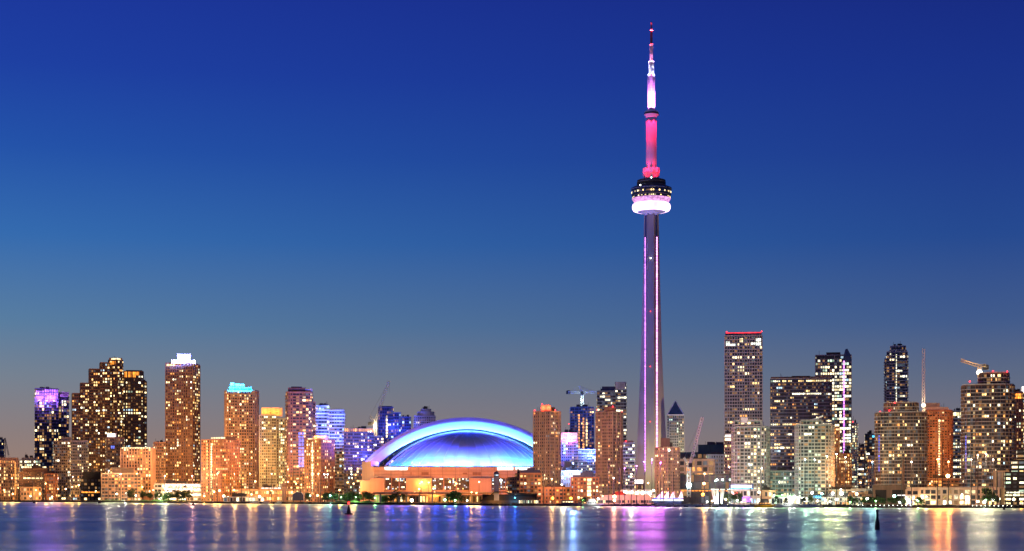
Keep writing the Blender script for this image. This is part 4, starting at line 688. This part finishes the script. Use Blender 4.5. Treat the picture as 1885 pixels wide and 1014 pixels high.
for px, y, w in ((625,908,16),(641,906,14),(648,903,16),(660,905,15),(670,903,18),(681,904,16),(691,910,11),(705,911,10)): tree(px, y, w, 20, 'bushy tree on the promenade west of the stadium', 'trees on the promenade west of the stadium')
for px, y, w in ((709,912,12),(718,911,10)): tree(px, y, w, 14, 'small yellow green lit tree before the stadium', 'yellow lit trees before the stadium')
tree(732, 901, 20, 18, 'large dark round tree standing alone before the stadium windows', None, 1)
for px, y, w in ((826,908,16),(838,902,18),(846,905,16),(834,904,14)): tree(px, y, w, 18, 'green lit tree in the clump before the middle of the stadium', 'clump of green lit trees before the stadium')
for px, y, w in ((1072,915,9),(1078,914,8)): tree(px, y, w, 12, 'small shrub like tree by the brick block on the quay', 'small trees by the brick quay block')
for px, y, w in ((1341,906,14),(1352,905,16),(1362,907,12)): tree(px, y, w, 20, 'olive lit tree beside the tilted lamp poles', 'olive trees beside the tilted poles')
for px, y, w in ((1430,912,10),(1446,916,10),(1480,913,9),(1492,911,10),(1566,912,14),(1573,914,12)): tree(px, y, w, 16, 'green lit tree among the market lights', 'trees among the market lights')
for px, y, w in ((1591,913,13),(1604,914,14),(1616,913,16),(1626,916,12),(1640,914,16),(1650,914,16),(1661,916,12)): tree(px, y, w, 16, 'dark tree with lit leaf edges before the factory', 'trees before the factory')
for px, y, w in ((1690,914,16),(1698,918,10)): tree(px, y, w, 16, 'bright green lit tree before the peach terminal', 'green trees before the terminal')
tree(1817, 896, 24, 18, 'tall bright green tree at the east end of the terminal', None, 2)
for px, y, w in ((1827,904,12),(1836,912,10)): tree(px, y, w, 22, 'slim dark tree beside the tall green one', 'slim trees by the tall green one')

# ------------------------------------------------------------------ low waterfront buildings
def low():
    B('museum_shed', 'long dark pier shed with a steep black roof and lit glass colonnade', 'building', 935, 18, [('b',886,962,921,40,{'plain':1}), ('b',955,991,919,30,{'p':.8})], 'dark', fp=9, bp=3.4, wf=.55, hf=.9, p=.8, pal='green', pens=0, run=1)
    fr = Frame(935, shore(935)+18); m = MB(); y = 20*fr.k; o = [ob for ob in COL.objects if ob.get('label', '').startswith('long dark pier shed')][0]
    prof = [(884,921),(904,909.5),(910,904.5),(930,904.5),(938,907),(988,908.5),(992,920)]
    m.loft([[(fr.l(x), -1.5, fr.z(q)) for x, q in prof]+[(fr.l(x), -1.5, fr.z(q)-1) for x, q in reversed(prof)], [(fr.l(x), y*2, fr.z(q)) for x, q in prof]+[(fr.l(x), y*2, fr.z(q)-1) for x, q in reversed(prof)]]); m.build('roof', 'black', o)
    b = MB(); b.prism([(fr.l(x), fr.z(q)) for x, q in []] or [(fr.l(888),2),(fr.l(988),2),(fr.l(988),2*y-2),(fr.l(888),2*y-2)], fr.z(921)-.2, fr.z(910)); b.build('gable_wall', 'black', o)
    d = shore(914)+12; fr = Frame(914, d); r = fr.empty('clock_tower', 'slim dark square tower with domed lantern, glowing amber at its foot', 'tower'); k = fr.k
    m = MB(); m.box(-4.6*k, 4.6*k, 0, 9*k, 0, fr.z(877)); m.build('shaft', 'blue_grey', r)
    m = MB(); m.box(-4.9*k, 4.9*k, -.3*k, 9.3*k, fr.z(877), fr.z(872)); m.build('lantern', 'dark', r)
    m = MB(); m.lathe([(5.2*k, fr.z(872)), (4.6*k, fr.z(870)), (2.6*k, fr.z(868.4)), (.4*k, fr.z(867.2)), (.15*k, fr.z(865))], 16, cy=4.5*k); m.build('dome', 'navy', r)
    for x in (-2.4, 0, 2.4): m = MB(); m.box(x*k-.4, x*k+.4, -.6*k, -.25*k, fr.z(875.5), fr.z(873.5)); m.build('window', 'win_cool', r)
    point(r, (-3, -6, 3), 'sodium', 2600, .5); point(r, (3, -6, 4), 'sodium', 2600, .5)
    B('apartment_block', 'brown frame block with a dark penthouse just east of the pier shed', 'apartment block', 978, 70, [('b',957,996,872,34)], 'brick', fp=6.5, bp=8, wf=.7, p=.35, pal='warm', slab=(.8,1.2,'terracotta'), pier=(2,.9,1.4,'terracotta'), caps=[(958,994,865,873,3,22,'navy'),(970,984,861,866,6,12,'navy')], pens=2)
    B('apartment_block', 'small gabled brick block between the slim dark tower and brown frame block', 'apartment block', 950, 84, [('b',934,960,878,24), ('b',948,960,871,20,{'o':3})], 'terracotta', fp=6, bp=5, p=.35, pal='orange')
    B('row_house', 'long low brick terrace with orange lit bays facing the quay', 'building', 1022, 50, [('b',990,1056,898,30)], 'terracotta', fp=7.5, bp=8, wf=.6, p=.35, pal='orange', slab=(.9,1.3,'terracotta'), pier=(2,1,1.6,'terracotta'), pens=4)
    B('apartment_block', 'brick mid rise with dark blue penthouse and a column of lit windows', 'apartment block', 1072, 60, [('b',1051,1102,878,34)], 'brick', fp=6.6, bp=7, wf=.6, p=.35, pal='warm', pier=(1,.5,1.4,'brick'), caps=[(1054,1092,869,879,3,22,'navy'),(1078,1086,866,870,6,12,'navy')], strips=[(1084.5,880,914,7,'win_cream',6.6)], panels=[(1054,1068,869,874,'sign_white',1,1,-1)], pens=2)
    B('terminal', 'long low orange lit pavilion with banded roofs and open ground floor', 'building', 1142, 30, [('b',1100,1204,917,26,{'p':.4}), ('b',1110,1196,911,20,{'o':3,'plain':1})], 'peach', fp=9, bp=6, wf=.85, hf=.5, p=.5, pal='orange', slab=(2,1.5,'peach'), pens=0)
    fr = Frame(1140, shore(1140)+40); m = MB(); m.loft([[(fr.l(1124), 0, fr.z(911)), (fr.l(1156), 0, fr.z(911)), (fr.l(1156), 20, fr.z(911)), (fr.l(1124), 20, fr.z(911))], [(fr.l(1136), 9, fr.z(904)), (fr.l(1144), 9, fr.z(904)), (fr.l(1144), 11, fr.z(904)), (fr.l(1136), 11, fr.z(904))]])
    o = fr.empty('pavilion', 'small pavilion with a bright red hipped roof on the orange lit terminal', 'pavilion'); m.build('roof', 'red_roof', o); m = MB(); m.box(fr.l(1126), fr.l(1154), 1, 19, fr.z(918), fr.z(911)-.05); m.build('wall', 'peach', o)
    B('market_hall', 'glaring white lit hall between the terminal and the short tan tower', 'hall', 1176, 90, [('b',1143,1207,901,30)], 'pale', fp=10, bp=7, wf=.85, hf=.7, p=.9, pal='white', row=.8, pens=2)
    fr = Frame(1232, shore(1232)+22); o = fr.empty('marquee', 'white peaked sail tents above a blue rimmed round pavilion', 'marquee')
    for a, b, pk in ((1206,1220,1219.5),(1219,1231,1230.5),(1231,1242,1240.5),(1248,1258,1254.5)):
        m = MB(); m.loft([[(fr.l(a), 0, fr.z(918.5)), (fr.l(b), 0, fr.z(917)), (fr.l(b), 14, fr.z(917)), (fr.l(a), 14, fr.z(918.5))], [(fr.l(pk)-.3, 5, fr.z(904.5)), (fr.l(pk)+.3, 5, fr.z(904.2)), (fr.l(pk)+.3, 8, fr.z(904.2)), (fr.l(pk)-.3, 8, fr.z(904.5))]]); m.build('sail', 'sail', o)
    m = MB(); m.box(fr.l(1201), fr.l(1256), -3, 18, fr.z(918.6), fr.z(916.6)); m.build('roof_rim', 'blue_roof', o)
    m = MB(); m.box(fr.l(1200), fr.l(1258), -3.6, -3.2, fr.z(921.5), fr.z(919.4)); m.build('light_band', 'panel_white', o)
    m = MB(); m.box(fr.l(1203), fr.l(1254), -1, 16, 0, fr.z(918.6)-.02); m.build('wall', 'glass_blue', o)
    for i, px in enumerate((1212,1226,1238,1252)): point(o, (fr.l(px), -5, fr.z(916)), (1,.8,.62), 2600, .4)
    for px in (1210,1232,1250): point(o, (fr.l(px), -6, fr.z(921)), (.3,.35,1), 900, .3)
    B('pavilion', 'glass pavilion under a brilliant cyan sign beside the tilted lamp poles', 'pavilion', 1365, 45, [('b',1344,1399,900,26)], 'pale', fp=12, bp=7, wf=.8, hf=.6, p=.7, pal='white', caps=[(1343,1387,891,901,1,10,'blue_roof')], panels=[(1344.5,1384,892.5,898,'sign_white',1,1,-1),(1342,1386,898.2,900.2,'panel_cyan',1,1,1),(1364,1381,914,924,'panel_violet',6,3),(1347,1358,906,911,'panel_red',3,2)], pens=2)
    fr = Frame(1328, shore(1328)+24)
    for i, (x0, x1, tl) in enumerate(((1316.5,1313,'the westmost'),(1321,1319,'the second'),(1328,1330,'the third'),(1344,1343,'the eastmost'))):
        f2 = Frame(x0, shore(x0)+24); o = f2.empty('sculpture', f'pale tapering light mast, {tl} of four beside the glass pavilion', 'light mast'); m = MB(); m.tube((0,0,0), (f2.l(x1), 0, f2.z(901)), .7, 1.7, n=8); m.build('shaft', 'pale', o); m = MB(); m.tube((f2.l(x1),0,f2.z(901)), (f2.l(x1),0,f2.z(900)), 1.8, 1.8, n=8); m.build('cap', 'panel_white', o); point(o, (1.5, -4, 3), 'ice', 1800, .3)
    B('market_hall', 'long low market pavilion with green lit roof edge and white stalls', 'pavilion', 1448, 36, [('b',1420,1477,914,24)], 'pale', fp=11, bp=6, wf=.85, hf=.7, p=.85, pal='green', row=.5, panels=[(1424,1462,911.5,913.4,'panel_green',1,1,1)], pens=0)
    B('market_hall', 'long low row of bright cream lit stalls east of the green roofed market', 'pavilion', 1520, 34, [('b',1478,1588,914.5,24)], 'pale', fp=9, bp=5, wf=.8, hf=.66, p=.85, pal='mixed', row=.4, pens=3, panels=[(1497,1512,912,917,'panel_cyan',4,2)])
    B('parking_deck', 'pale two storey deck with a dark flat roof behind the bright market stalls', 'building', 1545, 95, [('b',1490,1606,899,40)], 'teal_grey', fp=14, bp=9, wf=.8, hf=.5, p=.25, pal='green', pens=3, caps=[(1508,1566,896,900,-1,30,'black')])
    B('shed', 'small orange lit shed beside the dark factory', 'building', 1578, 60, [('b',1562,1594,906,20)], 'terracotta', fp=12, bp=8, p=.6, pal='orange', pens=0)
    B('restaurant', 'olive gold low building behind the yellow and black tour boat', 'building', 1412, 40, [('b',1400,1428,902,24)], 'terracotta', fp=12, bp=8, wf=.6, p=.3, pal='warm', pens=1)
    B('kiosk', 'white glowing kiosk by the factory trees', 'kiosk', 1674, 26, [('b',1666,1684,911,12)], 'pale', fp=10, bp=5, wf=.8, hf=.8, p=.9, pal='white', pens=0)
    B('podium', 'long amber lit low building stretching below the beige tower', 'building', 480, 70, [('b',440,560,900,30), ('b',476,518,897,20,{'o':3,'plain':1})], 'tan', fp=10, bp=6, wf=.75, hf=.5, p=.85, pal='orange', row=.4, pens=4, panels=[(480,518,897.5,899.5,'sign_white',5,1)])
    B('shed', 'brilliant white fronted shed at the water below the beige tower', 'building', 455, 24, [('b',412,486,914,16)], 'pale', fp=10, bp=7, wf=.85, hf=.75, p=.9, pal='white', pens=2)
    fr = Frame(523, shore(523)+40); o = fr.empty('silo', 'squat round silo with a dark domed cap', 'silo'); m = MB(); m.lathe([(4.4*fr.k, 0), (4.2*fr.k, fr.z(896))], 20); m.build('drum', 'tan', o); m = MB(); m.lathe([(4.8*fr.k, fr.z(896)), (4.8*fr.k, fr.z(892)), (3.4*fr.k, fr.z(889)), (.6*fr.k, fr.z(887.5))], 20); m.build('cap', 'brown', o)
    fr = Frame(548, shore(548)+30); o = fr.empty('band_shell', 'dark rounded shelter with a white rim among the shore trees', 'shelter'); m = MB(); prof = [(538,921),(539,909),(546,905),(555,906),(559,911),(559.5,921)]
    m.loft([[(fr.l(x), 0, max(0, fr.z(q))) for x, q in prof], [(fr.l(x), 14, max(0, fr.z(q))) for x, q in prof]]); m.build('shell', 'navy', o); m = MB()
    for (x, q), (x2, q2) in zip(prof[1:], prof[2:]): m.tube((fr.l(x), -.2, fr.z(q)), (fr.l(x2), -.2, fr.z(q2)), .35)
    m.build('rim', 'pale', o)
    B('shop_row', 'row of warm lit shops under the raised road before the stadium', 'building', 800, 70, [('b',690,905,911,20)], 'tan', fp=12, bp=7, wf=.7, hf=.75, p=.6, pal='orange', pens=0)
    fr = Frame(800, shore(800)+50); o = fr.empty('viaduct', 'raised road on piers crossing in front of the stadium', 'bridge'); m = MB(); m.box(fr.l(686), fr.l(912), 0, 16, fr.z(909), fr.z(906.6)); m.build('deck', 'brown', o); m = MB(); m.box(fr.l(686), fr.l(912), -.2, .2, fr.z(906.6), fr.z(905.6)); m.build('railing', 'concrete', o)
    for x in range(700, 912, 24): m = MB(); m.box(fr.l(x)-.8, fr.l(x)+.8, 4, 11, 0, fr.z(909)-.02); m.build('pier', 'concrete', o)
    fr = Frame(1661.5, shore(1661)+62); o = fr.empty('chimney', 'tall dark brick chimney stack rising beside the factory', 'chimney'); m = MB(); m.lathe([(3.0*fr.k, 0), (2.2*fr.k, fr.z(848)), (2.6*fr.k, fr.z(847.5)), (2.6*fr.k, fr.z(845))], 16); m.build('stack', 'dark_brown', o)
low()

# ------------------------------------------------------------------ shore edge, boats, buoys
def edge():
    rnd = random.Random(11)
    m = MB()
    for x in range(-200, 2100, 3):                       # dark rock and hedge lumps along the quay edge
        d = shore(x)-rnd.uniform(-1, 3); X = WX(x, d); h = rnd.uniform(.8, 2.2)*(1 if x < 1150 else 1.2); w = rnd.uniform(1.5, 4)
        m.loft([[(X-w*rnd.uniform(.8,1), d-2, -.2), (X+w*rnd.uniform(.8,1), d-2, -.2), (X+w, d+3, -.2), (X-w, d+3, -.2)], [(X-w*.5, d-.8, h), (X+w*rnd.uniform(.3,.6), d-.6, h*rnd.uniform(.7,1)), (X+w*.5, d+2, h), (X-w*.5, d+2, h*.8)]])
    o = m.build('rubble', 'black'); o['kind'] = 'stuff'
    # grass banks of the west shore
    for a, b, lab in ((186,234,0), (234,352,1), (596,720,2)):
        fr = Frame((a+b)/2, shore((a+b)/2)+6); q = MB(); n = 24
        q.loft([[(fr.l(a+(b-a)*i/n), y, max(.02, (1.7+.8*math.sin(i*1.3))*math.sin(math.pi*i/n)**.4*math.sin(math.pi*min(1, (y+3)/16))+.05)) for i in range(n+1)] for y in (-3,0,4,8,12)], closed=False, caps=False); o = q.build('lawn', 'leaf_mid'); o.location = fr.loc; o.rotation_euler = (0, 0, fr.yaw); o['kind'] = 'structure'
edge()
def hull(Ln, w, h):
    m = MB(); rings = []
    for t, ww, hh in ((0,.82,.95),(.25,1,.9),(.55,1,.95),(.8,.72,1.1),(.94,.32,1.25),(1,.03,1.35)):
        x = Ln*(t-.5); rings.append([(x, -w/2*ww, h*hh), (x, -w/2*ww*.8, h*.25), (x, 0, -.35*h), (x, w/2*ww*.8, h*.25), (x, w/2*ww, h*hh)])
    m.loft(rings); return m
HULL = {}; 
def boat(px, off, length, label, group=None, hullm='boat_white', cabm='boat_white', mast=0, flip=False, lightc=None, decks=1, glow=None):
    d = shore(px)-off; fr = Frame(px, d, 0); r = fr.empty('motorboat' if length < 15 else 'tour_boat', label, 'boat', group); h = length*.11; w = length*.3
    if flip: r.rotation_euler.z += math.pi
    key = (length, hullm)
    if key not in HULL: HULL[key] = hull(length, w, h).mesh('hull', hullm)
    link('hull', HULL[key], r)
    key = (length, cabm, decks)
    if key not in HULL:
        m = MB()
        for k in range(decks):
            s = 1-.25*k; z = h*.92+k*length*.13; m.loft([[(-length*.32*s, -w*.36, z), (length*.2*s, -w*.36, z), (length*.2*s, w*.36, z), (-length*.32*s, w*.36, z)], [(-length*.3*s, -w*.32, z+length*.12), (length*.1*s, -w*.32, z+length*.12), (length*.1*s, w*.32, z+length*.12), (-length*.3*s, w*.32, z+length*.12)]])
            m.box(-length*.33*s, length*.14*s, -w*.38, w*.38, z+length*.12+.01, z+length*.13)
        q = MB()
        for i in range(4): x = -length*.26+i*length*.11; q.box(x, x+length*.08, -w*.38, w*.38, h*.92+length*.05, h*.92+length*.09)
        HULL[key] = m.mesh('cabin', cabm), q.mesh('window', glow or 'pane_dark')
    c, wd = HULL[key]; link('cabin', c, r); link('window', wd, r)
    if mast: m = MB(); m.tube((0,0,h), (0,0,h+mast), .12, .06, n=5); m.tube((0,0,h+mast*.25), (-length*.35,0,h+mast*.25), .1, n=5); m.build('mast', 'pale', r)
    if lightc: point(r, (0, -w, h+2.5), lightc, 1200, .3)
rnd = random.Random(21)
for i, px in enumerate((1209,1217,1226,1236,1243,1252,1262,1270,1279,1290,1302,1318,1333,1350,1364,1378,1392)): boat(px, 6+rnd.uniform(0,4), 10 if i % 3 else 8.5, 'small motorboat in the line moored along the quay east of the sail tents', 'motorboats moored east of the sail tents', 'boat_dark' if i % 2 else 'boat_white', flip=i % 4 == 0)
for px in (34,42,50,399,409,426,437,446): boat(px, 5, 9, 'small dark boat moored at the west docks', 'boats moored at the west docks', 'boat_dark', 'boat_dark', flip=px % 2 == 0)
boat(1410, 8, 18, 'yellow and black two deck tour boat with glowing portholes', None, 'boat_yellow', 'boat_dark', decks=2, lightc='warmwhite', glow='win_amber')
boat(1092, 8, 17, 'white floodlit boat moored near the orange lit terminal', None, 'boat_white', 'boat_white', decks=2, mast=9, lightc='white')
boat(1048, 8, 21, 'long dark barge moored before the brick terrace', None, 'boat_dark', 'boat_dark', glow='win_cream')
boat(1452, 8, 14, 'white motorboat moored before the green lit market', None, 'boat_white', 'boat_white', mast=7, lightc='white')
for px in (470,492,516,1436,1464,1486,1500): boat(px, 6, 11, 'sailing boat with a bare mast moored by the quay', 'sailing boats by the quay', 'boat_white', 'boat_white', mast=10 if px < 600 else 8)
# quay edge lamps of the east promenade
qm = MB(); qm.ball((0,0,.6), .2, n=8); QH = qm.mesh('lamp_head', 'glow_white'); qm = MB(); qm.tube((0,0,-.6), (0,0,.3), .16, n=6); QP = qm.mesh('pole', 'dark')
for x in list(range(1580,1680,8))+list(range(1790,1870,8)):
    d = shore(x)-3.5; r = bpy.data.objects.new('quay_light', None); COL.objects.link(r); r.location = (WX(x,d), d, 1.2); tag(r, 'small white bollard light on the dark quay wall', 'bollard light', 'bollard lights on the quay wall'); link('lamp_head', QH, r); link('pole', QP, r)
# buoys in the bay
def at_water(px, py): d = CH*F/(py-HY); return WX(px, d), d
def buoy():
    X, d = at_water(642, 947); k = d/F; r = bpy.data.objects.new('navigation_buoy', None); COL.objects.link(r); r.location = (X, d, 0); tag(r, 'red lit navigation buoy with a black conical body on a flat float', 'buoy')
    m = MB(); m.lathe([(5.5*k,-.5),(7.6*k,0),(7.7*k,1.6*k),(6.8*k,2.4*k),(3.5*k,2.6*k)], 24); m.build('float', 'buoy_black', r)
    m = MB(); m.lathe([(3.9*k,2.4*k),(3.6*k,6*k),(2.2*k,12*k),(1.7*k,15*k),(1.5*k,19*k)], 16); m.build('body', 'buoy_black', r)
    m = MB(); m.lathe([(1.7*k,19*k),(1.9*k,19.6*k),(1.9*k,20.2*k)], 14); m.ball((0,0,21.4*k), 1.5*k); m.build('lantern', 'glow_red', r)
    m = MB(); m.lathe([(1.6*k,22.6*k),(3.0*k,23.2*k),(3.0*k,24.0*k),(.4*k,25.2*k)], 14); m.build('topmark', 'buoy_red', r)
    point(r, (0, -4*k, 21.4*k), 'red', 160, .3)
    X, d = at_water(1615, 975); k = d/F; r = bpy.data.objects.new('channel_marker', None); COL.objects.link(r); r.location = (X, d, 0); tag(r, 'black bottle shaped channel marker standing in the open water', 'buoy')
    m = MB(); m.lathe([(3.6*k,-1),(4.4*k,1*k),(4.4*k,9*k),(4.0*k,14*k),(2.5*k,19*k),(2.2*k,22*k)], 20); m.build('float', 'buoy_black', r); m = MB(); m.lathe([(2.2*k,21.9*k),(2.1*k,33*k),(2.6*k,33.4*k),(2.6*k,36*k),(1.2*k,37*k)], 16); m.build('post', 'buoy_black', r)
    for px, py, lab in ((63,926,'tiny dark buoy off the yellow lit west shore'), (183,926,'tiny dark buoy off the black block on the west shore'), (356,929.5,'dark cone buoy off the shore below the brown tower'), (1848,938,'small dark buoy near the east quay')):
        X, d = at_water(px, py); k = d/F; r = bpy.data.objects.new('cone_buoy', None); COL.objects.link(r); r.location = (X, d, 0); tag(r, lab, 'buoy')
        m = MB(); m.lathe([(2*k,-.4),(2.6*k,.3*k),(2.4*k,1.6*k)], 14); m.build('float', 'buoy_black', r); m = MB(); m.lathe([(1.9*k,1.6*k),(.8*k,4.6*k),(.6*k,6*k)], 12); m.build('body', 'buoy_black', r)
buoy()
print('LIT WINDOWS', NLIT, 'OBJECTS', len(COL.objects), 'LIGHTS', sum(o.type == 'LIGHT' for o in COL.objects))
